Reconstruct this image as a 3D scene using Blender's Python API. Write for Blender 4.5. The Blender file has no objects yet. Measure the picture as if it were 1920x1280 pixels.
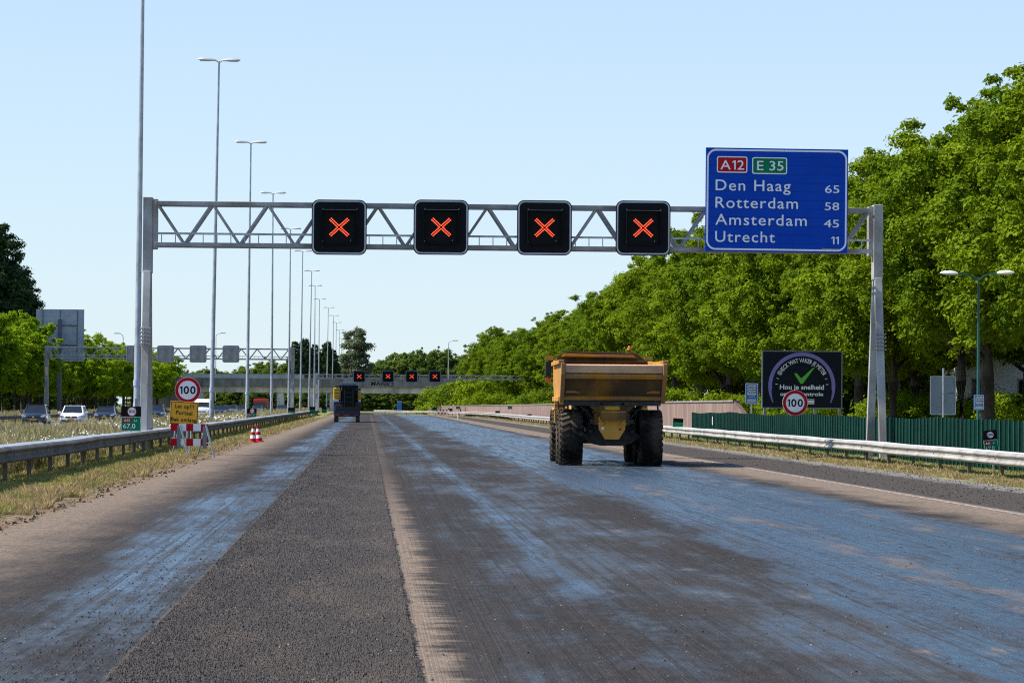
import bpy, math, random
import numpy as np
from mathutils import Vector, Matrix

C = bpy.context.scene.collection
SC = bpy.context.scene
# ---------------------------------------------------------------- camera, sky, sun, exposure
FPX, HC = 5600.0, 1.75                      # 105 mm lens, standing eye height
YAW, PITCH, ROLL = math.atan(270/5600), math.atan(118/5600), 0.0072
fw = Vector((math.sin(YAW)*math.cos(PITCH), math.cos(YAW)*math.cos(PITCH), math.sin(PITCH)))
r0 = Vector((math.cos(YAW), -math.sin(YAW), 0)); u0 = r0.cross(fw)
rt = r0*math.cos(ROLL) + u0*math.sin(ROLL); up = u0*math.cos(ROLL) - r0*math.sin(ROLL)
cam = bpy.data.cameras.new('camera'); cam.lens = 105; cam.sensor_width = 36; cam.clip_start = .5; cam.clip_end = 9000
camo = bpy.data.objects.new('camera', cam); C.objects.link(camo)
camo.matrix_world = Matrix(((rt.x, up.x, -fw.x, 0), (rt.y, up.y, -fw.y, 0), (rt.z, up.z, -fw.z, HC), (0, 0, 0, 1)))
SC.camera = camo

SUN_EL, SUN_AZ = math.radians(52), math.radians(-88)       # azimuth from +Y (road direction), negative = to the left
sdir = Vector((math.sin(SUN_AZ)*math.cos(SUN_EL), math.cos(SUN_AZ)*math.cos(SUN_EL), math.sin(SUN_EL)))
sun = bpy.data.lights.new('sun', 'SUN'); sun.energy = 5.0; sun.angle = math.radians(.5); sun.color = (1, .945, .86)
suno = bpy.data.objects.new('sun', sun); C.objects.link(suno); suno.rotation_euler = (-sdir).to_track_quat('-Z', 'Y').to_euler()
W = bpy.data.worlds.new('World'); SC.world = W; W.use_nodes = True
wt = W.node_tree; bg = wt.nodes['Background']
sky = wt.nodes.new('ShaderNodeTexSky'); sky.sky_type = 'NISHITA'; sky.sun_disc = False
sky.sun_elevation = SUN_EL; sky.sun_rotation = SUN_AZ
sky.altitude = 0; sky.air_density = 1.0; sky.dust_density = 0; sky.ozone_density = 9
# summer haze: the lowest part of the sky pales towards the horizon
stc = wt.nodes.new('ShaderNodeTexCoord'); ssp = wt.nodes.new('ShaderNodeSeparateXYZ'); wt.links.new(stc.outputs['Generated'], ssp.inputs[0])
smr = wt.nodes.new('ShaderNodeMapRange'); wt.links.new(ssp.outputs[2], smr.inputs[0])
for _i, _v in ((1, 0.0), (2, .42), (3, .82), (4, 0.0)): smr.inputs[_i].default_value = _v
smx = wt.nodes.new('ShaderNodeMix'); smx.data_type = 'RGBA'; wt.links.new(smr.outputs[0], smx.inputs[0]); wt.links.new(sky.outputs[0], smx.inputs[6]); smx.inputs[7].default_value = (3.9, 4.6, 5.05, 1)
wt.links.new(smx.outputs[2], bg.inputs[0]); bg.inputs[1].default_value = .118
SC.view_settings.view_transform = 'Standard'; SC.view_settings.look = 'None'
SC.view_settings.exposure = .62; SC.view_settings.gamma = 1; SC.view_settings.use_curve_mapping = False
SC.cycles.use_denoising = False; SC.cycles.filter_width = 1.15; SC.cycles.max_bounces = 6; SC.cycles.transparent_max_bounces = 8

def ray(x, y):
    return fw*FPX + rt*(x-960) - up*(y-640)
def at(x, y, Y):                            # point at road distance Y seen at photo pixel x, y
    d = ray(x, y); t = Y/d.y
    return Vector((d.x*t, Y, HC + d.z*t))
def xat(x, Y, z=0.0):                       # lateral position only
    return at(x, 757, Y).x

# ---------------------------------------------------------------- materials
def lin(r, g, b):
    f = lambda c: (c/12.92 if c <= .04045 else ((c+.055)/1.055)**2.4)
    return (f(r/255), f(g/255), f(b/255))
class NT:
    def __init__(s, name):
        s.m = bpy.data.materials.new(name); s.m.use_nodes = True; s.t = s.m.node_tree
        s.b = s.t.nodes['Principled BSDF']; s.out = s.t.nodes['Material Output']
        s.tc = s.t.nodes.new('ShaderNodeTexCoord')
    def new(s, k): return s.t.nodes.new(k)
    def put(s, sock, v):
        if isinstance(v, (int, float)): sock.default_value = v
        elif isinstance(v, tuple): sock.default_value = (v + (1,)) if len(v) == 3 and len(sock.default_value) == 4 else v
        else: s.t.links.new(v, sock)
    def math(s, op, a, b=0.0, c=0.0, clamp=False):
        n = s.new('ShaderNodeMath'); n.operation = op; n.use_clamp = clamp
        s.put(n.inputs[0], a); s.put(n.inputs[1], b); s.put(n.inputs[2], c); return n.outputs[0]
    def vec(s, sx, sy, sz, src=None):
        n = s.new('ShaderNodeMapping'); n.inputs['Scale'].default_value = (sx, sy, sz)
        s.t.links.new(src or s.tc.outputs['Object'], n.inputs[0]); return n.outputs[0]
    def noise(s, scale, detail=3, v=None, rough=.55):
        n = s.new('ShaderNodeTexNoise'); n.inputs['Scale'].default_value = scale
        n.inputs['Detail'].default_value = detail; n.inputs['Roughness'].default_value = rough
        s.t.links.new(v or s.tc.outputs['Object'], n.inputs['Vector']); return n.outputs[0]
    def ss(s, v, a, b, lo=0.0, hi=1.0):
        n = s.new('ShaderNodeMapRange'); n.interpolation_type = 'SMOOTHSTEP'
        s.put(n.inputs[0], v); s.put(n.inputs[1], a); s.put(n.inputs[2], b); s.put(n.inputs[3], lo); s.put(n.inputs[4], hi)
        return n.outputs[0]
    def band(s, x, a, b, soft): return s.math('MULTIPLY', s.ss(x, a-soft, a+soft), s.ss(x, b-soft, b+soft, 1.0, 0.0))
    def mix(s, f, a, b):
        n = s.new('ShaderNodeMix'); n.data_type = 'RGBA'
        s.put(n.inputs[0], f); s.put(n.inputs[6], a); s.put(n.inputs[7], b); return n.outputs[2]
    def bump(s, h, strength, dist):
        n = s.new('ShaderNodeBump'); n.inputs['Strength'].default_value = strength; n.inputs['Distance'].default_value = dist
        s.put(n.inputs['Height'], h); s.t.links.new(n.outputs[0], s.b.inputs['Normal']); return n
    def set(s, **k):
        for a, v in k.items(): s.put(s.b.inputs[a], v)
        return s.m
def pm(name, col, rough=.55, var=.18, scale=2.0, metal=0.0, bump=0.0, bscale=30, dirt=None, dirt_amt=.5, dscale=1.2, spec=.5, coat=0.0):
    n = NT(name); dark = tuple(c*(1-var) for c in col); lt = tuple(min(1, c*(1+var*.7)) for c in col)
    c = n.mix(n.ss(n.noise(scale, 5), .3, .7), dark, lt)
    if dirt:
        dm = n.ss(n.noise(dscale, 6, n.vec(1, 1, .45)), .62-.35*dirt_amt, .78-.2*dirt_amt)
        c = n.mix(n.math('MULTIPLY', dm, min(1, .45+dirt_amt*.5)), c, dirt)
    n.set(**{'Base Color': c, 'Roughness': n.ss(n.noise(scale*3, 3), .2, .8, max(.03, rough-.1), min(1, rough+.1)), 'Metallic': metal, 'Specular IOR Level': spec, 'Coat Weight': coat})
    if bump: n.bump(n.noise(bscale, 4), bump, .02)
    return n.m
def em(name, col, st):
    n = NT(name); return n.set(**{'Base Color': (.02, .005, .005), 'Emission Color': col, 'Emission Strength': st})

M = {}
M['galv'] = pm('galvanised_steel', (.42, .44, .46), .45, .22, 1.5, .55, 0, dirt=(.2, .19, .17), dirt_amt=.35)
M['galvdull'] = pm('weathered_galvanised_steel', (.37, .37, .36), .65, .25, 1.2, .1, .1, 18, dirt=(.20, .155, .11), dirt_amt=.45, dscale=1.0)
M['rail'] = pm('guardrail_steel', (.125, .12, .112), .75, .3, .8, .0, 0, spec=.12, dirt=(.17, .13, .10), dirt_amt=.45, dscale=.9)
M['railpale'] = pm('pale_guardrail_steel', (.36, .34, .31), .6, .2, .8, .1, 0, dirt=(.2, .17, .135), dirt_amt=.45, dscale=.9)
M['railtop'] = pm('pale_rail_top', (.62, .61, .59), .6, .15, .8, .1, 0, dirt=(.34, .31, .27), dirt_amt=.3)  # paler than the rail beams
M['post'] = pm('guardrail_post_steel', (.16, .145, .13), .75, .3, 3, .1)
M['black'] = pm('matt_black_housing', (.005, .0065, .010), .6, .2, 3, spec=.15)
M['blackrub'] = pm('tyre_rubber', (.014, .013, .012), .9, .35, 2.5, 0, .2, 40, spec=.1, dirt=(.13, .10, .072), dirt_amt=.62, dscale=1.4)
M['white'] = pm('white_paint', (.78, .78, .76), .5, .08, 2)
M['refwhite'] = pm('reflective_white_film', (.90, .91, .92), .6, .03, 2, spec=.2)
M['signblue'] = pm('route_sign_blue', (.002, .060, .46), .6, .08, 1.2, dirt=(.006, .065, .38), dirt_amt=.15, spec=.12)
M['signred'] = pm('sign_red', (.50, .006, .016), .6, .1, 2, spec=.15)
M['signgreen'] = pm('sign_green', (.0, .19, .08), .6, .12, 2, spec=.15)
M['signblack'] = pm('sign_black', (.005, .005, .005), .6, .1, 2, spec=.15)
M['signyellow'] = pm('work_sign_yellow', (.88, .42, .008), .45, .1, 2, dirt=(.5, .26, .02), dirt_amt=.2)
M['waterblue'] = pm('info_sign_blue', (.02, .16, .46), .4, .1, 2)
M['tan'] = pm('faded_plate_tan', (.55, .55, .5), .5, .1, 2)
M['ledred'] = em('red_led_cross', (1, .085, .03), 1.7)
M['lumin'] = pm('luminaire_shell_grey', (.48, .50, .52), .4, .08, 2)
M['glassgrey'] = pm('luminaire_glass', (.35, .38, .40), .2, .05, 2)
M['concrete'] = pm('bridge_concrete', (.21, .208, .20), .85, .3, .5, 0, .2, 6, dirt=(.10, .096, .09), dirt_amt=.4, dscale=.35)
M['concrete_pale'] = pm('pale_bridge_concrete', (.58, .57, .55), .85, .25, .5, 0, .2, 6, dirt=(.17, .16, .15), dirt_amt=.3, dscale=.4)
M['graffiti'] = pm('black_spray_paint', (.01, .01, .01), .6, .1, 2)
M['fencegreen'] = pm('dark_green_corrugated_sheet', (.001, .026, .018), .85, .35, .7, 0, .1, 8, dirt=(.005, .032, .022), dirt_amt=.4, spec=.05)
M['fenceedge'] = pm('pale_green_sheet_edge', (.07, .16, .125), .6, .2, 1)
M['greenpost'] = pm('dark_green_lamp_post', (.006, .07, .055), .4, .15, 2)
M['adt'] = pm('dump_truck_yellow', (.56, .245, .024), .7, .2, 1.3, 0, .12, 9, dirt=(.25, .165, .095), dirt_amt=.65, dscale=1.1, spec=.15)
M['adtclean'] = pm('clean_dump_truck_yellow', (.64, .31, .025), .45, .14, 1.3, 0, 0, 9, dirt=(.2, .13, .07), dirt_amt=.3, dscale=1.6)
M['adtworn'] = pm('worn_dusty_body_steel', (.60, .36, .20), .7, .25, 1.4, 0, .25, 12, dirt=(.32, .23, .16), dirt_amt=.35, dscale=2)
M['adtgrimeshade'] = pm('grimy_shaded_body_steel', (.24, .12, .026), .85, .35, .9, 0, .3, 14, spec=.1, dirt=(.055, .045, .036), dirt_amt=.75, dscale=.9)  # grime on the tail; on the headboard it carries painted shade
M['adtblack'] = pm('oily_black_steel', (.017, .016, .015), .6, .3, 2, 0, .2, 20, dirt=(.05, .042, .034), dirt_amt=.3)
M['mach_blue'] = pm('machine_dark_blue', (.008, .015, .045), .45, .2, 2)
M['mach_yellow'] = pm('machine_yellow', (.80, .42, .02), .45, .12, 2)
M['mach_grey'] = pm('machine_canopy_grey', (.45, .47, .5), .5, .12, 2)
M['tail'] = pm('red_tail_lamp', (.35, .01, .01), .3, .1, 4)
M['lampglass'] = pm('headlamp_glass', (.75, .78, .8), .1, .05, 3)
M['glass'] = pm('dark_window_glass', (.018, .024, .03), .06, .15, 2, spec=.7)
M['car_dark'] = pm('dark_car_paint', (.018, .022, .030), .25, .1, 2, 0, coat=.8)
M['car_white'] = pm('white_car_paint', (.80, .81, .82), .3, .04, 2, 0, coat=.6)
M['car_grey'] = pm('grey_car_paint', (.10, .115, .13), .25, .1, 2, 0, coat=.8)
M['car_blue'] = pm('blue_car_paint', (.022, .038, .07), .25, .1, 2, 0, coat=.8)
M['car_red'] = pm('red_cab_paint', (.45, .02, .02), .35, .1, 2)
M['plastic'] = pm('dark_plastic', (.02, .02, .02), .6, .1, 3)
M['chrome'] = pm('bright_metal', (.6, .6, .62), .2, .05, 3, .9)
M['plate_yellow'] = pm('number_plate_yellow', (.75, .42, .02), .5, .08, 3)
M['toilet'] = pm('portable_toilet_blue', (.02, .13, .38), .5, .1, 2)
M['purple'] = pm('billboard_purple', (.26, .21, .50), .6, .06, 2, spec=.2)
M['navy'] = pm('billboard_navy', (.008, .012, .021), .6, .1, 2, spec=.15)
M['checkgreen'] = pm('tick_green', (.10, .52, .03), .5, .05, 2)
M['backgrey'] = pm('grey_sign_back', (.20, .235, .265), .55, .1, 1.5, .2)
M['facade'] = pm('pale_facade', (.80, .80, .80), .7, .06, .6)
M['bark'] = pm('tree_bark', (.060, .048, .038), .9, .4, 3, 0, .6, 12)
M['orange'] = pm('beacon_orange', (.85, .12, .02), .3, .05, 3)

def leafmat(name, a, b, trans=.34):
    n = NT(name)
    oi = n.new('ShaderNodeObjectInfo'); ao = n.new('ShaderNodeAttribute'); ao.attribute_name = 'rnd'
    f = n.math('ADD', n.math('MULTIPLY', ao.outputs['Fac'], .55), n.math('MULTIPLY', oi.outputs['Random'], .38))
    f = n.math('ADD', f, n.math('MULTIPLY', n.ss(n.noise(.30, 2), .35, .65), .20), clamp=True)
    c = n.mix(f, a, b)
    n.set(**{'Base Color': c, 'Roughness': .6, 'Specular IOR Level': .06})
    tr = n.new('ShaderNodeBsdfTranslucent'); tc = n.mix(.5, c, (b[0]*1.3, b[1]*1.25, b[2]*.6)); n.put(tr.inputs[0], tc)
    mx = n.new('ShaderNodeMixShader'); mx.inputs[0].default_value = trans
    n.t.links.new(n.b.outputs[0], mx.inputs[1]); n.t.links.new(tr.outputs[0], mx.inputs[2]); n.t.links.new(mx.outputs[0], n.out.inputs[0])
    return n.m
M['leaf'] = leafmat('broadleaf_foliage', (.022, .082, .004), (.235, .315, .008), .28)
M['leaf_mid'] = leafmat('young_tree_foliage', (.07, .19, .008), (.32, .43, .018), .62)
M['leaf_far'] = leafmat('bushy_foliage', (.055, .115, .022), (.165, .225, .040), .45)  # greens lightened to put the far belt's haze into the colour
M['leaf_dark'] = leafmat('poplar_foliage', (.022, .050, .020), (.055, .098, .034), .3)  # slightly lightened, distance haze mixed into the leaf colour
M['leaf_pale'] = leafmat('silvery_poplar_foliage', (.060, .085, .045), (.18, .21, .12), .3)
def grassmat(name, a, b, c2, sc=.6):
    n = NT(name); ao = n.new('ShaderNodeAttribute'); ao.attribute_name = 'rnd'
    p = n.ss(n.noise(sc, 4, n.vec(1, .4, 1)), .36, .64)
    k = n.mix(p, a, b); k = n.mix(n.math('MULTIPLY', n.math('POWER', ao.outputs['Fac'], 2.0), .9), k, c2)
    n.set(**{'Base Color': k, 'Roughness': .65, 'Specular IOR Level': .2})
    tr = n.new('ShaderNodeBsdfTranslucent'); n.put(tr.inputs[0], k)
    mx = n.new('ShaderNodeMixShader'); mx.inputs[0].default_value = .3
    n.t.links.new(n.b.outputs[0], mx.inputs[1]); n.t.links.new(tr.outputs[0], mx.inputs[2]); n.t.links.new(mx.outputs[0], n.out.inputs[0])
    return n.m
M['mown'] = grassmat('mown_verge_grass', (.18, .235, .032), (.42, .35, .11), (.58, .46, .22))
M['straw'] = grassmat('dry_straw_grass', (.46, .35, .16), (.55, .42, .21), (.30, .24, .09))
M['meadow'] = grassmat('tall_meadow_grass', (.20, .20, .06), (.40, .33, .15), (.60, .50, .31), .25)
M['daisy'] = pm('daisy_petals', (.85, .85, .82), .6, .05, 2)
M['soil'] = pm('bare_verge_soil', (.20, .145, .085), .95, .4, 1.5, 0, .6, 12, dirt=(.10, .065, .04), dirt_amt=.3, dscale=.8)
M['turf'] = pm('verge_turf', (.135, .14, .045), .95, .45, .8, 0, .6, 10, dirt=(.22, .18, .08), dirt_amt=.5, dscale=.4)
M['field'] = pm('field_grass', (.085, .105, .032), .95, .35, .12, 0, .5, 3)

# ---------------------------------------------------------------- mesh builder
class MB:
    def __init__(s): s.v = []; s.f = []; s.m = []
    def add(s, vs, fs, mi=0):
        b = len(s.v); s.v += [tuple(v) for v in vs]; s.f += [tuple(b+i for i in f) for f in fs]; s.m += [mi]*len(fs); return s
    def box(s, cx, cy, cz, sx, sy, sz, rot=None, mi=0, taper=1.0):
        vs = []
        for z in (-.5, .5):
            k = taper if z > 0 else 1
            for x, y in ((-.5, -.5), (.5, -.5), (.5, .5), (-.5, .5)):
                v = Vector((x*sx*k, y*sy*k, z*sz))
                if rot: v = rot @ v
                vs.append((v.x+cx, v.y+cy, v.z+cz))
        return s.add(vs, [(3, 2, 1, 0), (4, 5, 6, 7), (0, 1, 5, 4), (1, 2, 6, 5), (2, 3, 7, 6), (3, 0, 4, 7)], mi)
    def beam(s, p0, p1, w, h, mi=0):
        p0, p1 = Vector(p0), Vector(p1); d = (p1-p0); L = d.length; q = d.to_track_quat('Y', 'Z').to_matrix(); c = (p0+p1)/2
        return s.box(c.x, c.y, c.z, w, L, h, q, mi)
    def path(s, pts, rad, n=8, mi=0, cap=True):
        pts = [Vector(p) for p in pts]; N = len(pts); vs = []; fs = []
        for i, p in enumerate(pts):
            d = pts[min(i+1, N-1)]-pts[max(i-1, 0)]; q = d.to_track_quat('Z', 'X').to_matrix()
            r = rad[i] if isinstance(rad, (list, tuple)) else rad
            for k in range(n):
                a = 2*math.pi*k/n; v = q @ Vector((r*math.cos(a), r*math.sin(a), 0)); vs.append(p+v)
        for i in range(N-1):
            for k in range(n):
                fs.append((i*n+k, i*n+(k+1) % n, (i+1)*n+(k+1) % n, (i+1)*n+k))
        if cap: fs.append(tuple(range(n-1, -1, -1))); fs.append(tuple((N-1)*n+k for k in range(n)))
        return s.add(vs, fs, mi)
    def tube(s, p0, p1, a, b=None, n=10, mi=0): return s.path([p0, p1], [a, a if b is None else b], n, mi)
    def prism(s, poly, a0, a1, axis='y', mi=0, rot=None, off=(0, 0, 0)):       # poly in the other two axes
        def mk(p, a):
            v = Vector((p[0], a, p[1])) if axis == 'y' else Vector((a, p[0], p[1])) if axis == 'x' else Vector((p[0], p[1], a))
            if rot: v = rot @ v
            return (v.x+off[0], v.y+off[1], v.z+off[2])
        n = len(poly); vs = [mk(p, a0) for p in poly]+[mk(p, a1) for p in poly]
        fs = [tuple(range(n)), tuple(range(2*n-1, n-1, -1))]+[(i, n+i, n+(i+1) % n, (i+1) % n) for i in range(n)]
        return s.add(vs, fs, mi)
    def ring(s, outer, inner, a0, a1, mi=0):                                    # flat frame between two loops in xz
        n = len(outer); vs = [(p[0], a, p[1]) for a in (a0, a1) for L in (outer, inner) for p in L]; fs = []
        for i in range(n):
            j = (i+1) % n
            fs += [(i, j, n+j, n+i), (2*n+i, 3*n+i, 3*n+j, 2*n+j), (i, 2*n+i, 2*n+j, j), (n+i, n+j, 3*n+j, 3*n+i)]
        return s.add(vs, fs, mi)
    def lathe(s, prof, c, axis='x', n=32, mi=0):
        vs = []; fs = []; N = len(prof)
        for k in range(n):
            a = 2*math.pi*k/n
            for r, h in prof:
                if axis == 'x': vs.append((c[0]+h, c[1]+r*math.cos(a), c[2]+r*math.sin(a)))
                elif axis == 'y': vs.append((c[0]+r*math.cos(a), c[1]+h, c[2]+r*math.sin(a)))
                else: vs.append((c[0]+r*math.cos(a), c[1]+r*math.sin(a), c[2]+h))
        for k in range(n):
            for i in range(N-1):
                fs.append((k*N+i, ((k+1) % n)*N+i, ((k+1) % n)*N+i+1, k*N+i+1))
        return s.add(vs, fs, mi)
    def sweep(s, prof, path, closed=True, mi=0):   # prof: (side, z) ; path: (x, y, z), side = to the right of travel
        P = [Vector(p) for p in path]; n = len(prof); vs = []; fs = []
        for i, p in enumerate(P):
            d = P[min(i+1, len(P)-1)]-P[max(i-1, 0)]; d.z = 0; d.normalize(); r = Vector((d.y, -d.x, 0))
            for a, z in prof: vs.append((p.x+r.x*a, p.y+r.y*a, p.z+z))
        for i in range(len(P)-1):
            for k in range(n if closed else n-1):
                fs.append((i*n+k, (i+1)*n+k, (i+1)*n+(k+1) % n, i*n+(k+1) % n))
        if closed: fs.append(tuple(range(n))); fs.append(tuple((len(P)-1)*n+k for k in range(n-1, -1, -1)))
        return s.add(vs, fs, mi)
    def build(s, name, mat, parent=None, smooth=False, bevel=0.0, loc=None):
        me = bpy.data.meshes.new(name); me.from_pydata(s.v, [], s.f)
        for m in (mat if isinstance(mat, (list, tuple)) else [mat]): me.materials.append(m)
        if any(s.m): me.polygons.foreach_set('material_index', s.m)
        me.validate(); import bmesh
        bm = bmesh.new(); bm.from_mesh(me); bmesh.ops.recalc_face_normals(bm, faces=bm.faces); bm.to_mesh(me); bm.free()
        if smooth: me.shade_smooth(); me.set_sharp_from_angle(angle=math.radians(38))
        o = bpy.data.objects.new(name, me); C.objects.link(o)
        if parent: o.parent = parent
        if loc: o.location = loc
        if bevel:
            b = o.modifiers.new('bevel', 'BEVEL'); b.width = bevel; b.segments = 2; b.limit_method = 'ANGLE'; b.angle_limit = .7
        return o
def tag(o, label=None, cat=None, group=None, kind=None):
    if label: o['label'] = label
    if cat: o['category'] = cat
    if group: o['group'] = group
    if kind: o['kind'] = kind
    return o
def thing(name, label, cat, loc=(0, 0, 0), rz=0.0, group=None):
    o = bpy.data.objects.new(name, None); C.objects.link(o); o.location = loc; o.rotation_euler = (0, 0, rz); o.empty_display_size = .3
    return tag(o, label, cat, group)
def dup(o, loc, rz=None, label=None, group=None, scale=None, parent=None):
    c = o.copy(); C.objects.link(c)
    if parent: c.parent = parent
    else:
        c.location = loc
        if rz is not None: c.rotation_euler = (0, 0, rz)
        if scale: c.scale = scale
        if label: c['label'] = label
        if group: c['group'] = group
    for ch in list(o.children): dup(ch, None, parent=c)
    return c
def rr(w, h, r, n=6, cx=0, cz=0):                # rounded rectangle loop in xz
    out = []
    for (sx, sz, a0) in ((1, -1, -90), (1, 1, 0), (-1, 1, 90), (-1, -1, 180)):
        for k in range(n+1):
            a = math.radians(a0+90*k/n); out.append((cx+sx*(w/2-r)+r*math.cos(a), cz+sz*(h/2-r)+r*math.sin(a)))
    return out
def circ(r, n=40, cx=0, cz=0): return [(cx+r*math.cos(2*math.pi*k/n), cz+r*math.sin(2*math.pi*k/n)) for k in range(n)]

# lettering: real extruded letters; returns verts/faces in (x, z), baseline at 0
_tx = {}
def letters(s, bold=.0, space=1.0):
    key = (s, bold, space)
    if '1' in s and key not in _tx:                # the figure one with a flag, as on road signs
        V, F, cur = [], [], 0.0; H = capH() if s != 'H' else .7
        for ch in s:
            if ch == ' ': cur += .25*space; continue
            if ch == '1':
                w = .05+bold*.5; P = [(0, H*.70), (0, H*.86), (.17-w, H), (.17+w, H), (.17+w, 0), (.17-w, 0), (.17-w, H*.82)]; n = len(P)
                v = [(a, b, z) for z in (-.012, .012) for a, b in P]; f = [tuple(range(n)), tuple(range(2*n-1, n-1, -1))]+[(i, n+i, n+(i+1) % n, (i+1) % n) for i in range(n)]
            else: v, f = letters(ch, bold, space)
            x0 = min(p[0] for p in v); x1 = max(p[0] for p in v); b0 = len(V)
            V += [(p[0]-x0+cur, p[1], p[2]) for p in v]; F += [tuple(b0+i for i in q) for q in f]; cur += x1-x0+.10*space
        _tx[key] = (V, F)
    if key not in _tx:
        cu = bpy.data.curves.new('t', 'FONT'); cu.body = s; cu.size = 1; cu.offset = bold; cu.space_character = space; cu.resolution_u = 3; cu.extrude = .012
        o = bpy.data.objects.new('t', cu); C.objects.link(o); dg = bpy.context.evaluated_depsgraph_get(); dg.update()
        me = bpy.data.meshes.new_from_object(o.evaluated_get(dg))
        v = [tuple(q.co) for q in me.vertices]; f = [tuple(p.vertices) for p in me.polygons]
        bpy.data.objects.remove(o); bpy.data.curves.remove(cu); bpy.data.meshes.remove(me); _tx[key] = (v, f)
    return _tx[key]
def capH():
    v, _ = letters('H'); return max(p[1] for p in v)-min(p[1] for p in v)
def write(mb, s, x, z, cap, width=None, y=0.0, align='L', bold=.012, space=1.0, mi=0, fn=None):
    v, f = letters(s, bold, space); k = cap/capH(); x0 = min(p[0] for p in v); x1 = max(p[0] for p in v)
    kx = width/(x1-x0) if width else k; wd = (x1-x0)*kx
    ox = x - x0*kx - (wd if align == 'R' else wd/2 if align == 'C' else 0)
    pts = [(p[0]*kx+ox, p[1]*k+z, y - (p[2]*.25)) for p in v]
    if fn: pts = [fn(*p) for p in pts]
    else: pts = [(a, c, b) for a, b, c in pts]
    mb.add(pts, f, mi)
def npmesh(name, verts, faces, mat, rnd=None, parent=None, smooth=False):
    me = bpy.data.meshes.new(name); nv = len(verts); nf, k = faces.shape
    me.vertices.add(nv); me.vertices.foreach_set('co', np.ascontiguousarray(verts, dtype=np.float32).ravel())
    me.loops.add(nf*k); me.loops.foreach_set('vertex_index', np.ascontiguousarray(faces, dtype=np.int32).ravel())
    me.polygons.add(nf); me.polygons.foreach_set('loop_start', np.arange(0, nf*k, k, dtype=np.int32))
    try: me.polygons.foreach_set('loop_total', np.full(nf, k, dtype=np.int32))
    except Exception: pass
    me.update(calc_edges=True)
    if rnd is not None:
        a = me.attributes.new('rnd', 'FLOAT', 'POINT'); a.data.foreach_set('value', rnd.astype(np.float32))
    me.materials.append(mat)
    me.polygons.foreach_set('use_smooth', np.full(nf, smooth, dtype=bool))
    o = bpy.data.objects.new(name, me); C.objects.link(o)
    if parent: o.parent = parent
    return o
# ---------------------------------------------------------------- ground and road
HAZE = .00006
rng = np.random.default_rng(7); random.seed(7)
def sheet(name, rows, mat, kind='structure'):          # rows: list of [(x, y, z), ...] cross-sections with equal length
    mb = MB(); n = len(rows[0]); vs = [p for r in rows for p in r]; fs = []
    for i in range(len(rows)-1):
        for k in range(n-1): fs.append((i*n+k, i*n+k+1, (i+1)*n+k+1, (i+1)*n+k))
    mb.add(vs, fs); o = mb.build(name, mat); o['kind'] = kind
    return o
def bendL(Y): return -.0010*max(0, Y-400)**2
def railR(Y): return 15.5-.0010*max(0, Y-380)**2
mb = MB(); mb.box(0, 1300, -.75, 3000, 3000, 1.0); g = mb.build('ground', M['field']); g['kind'] = 'structure'


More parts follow.
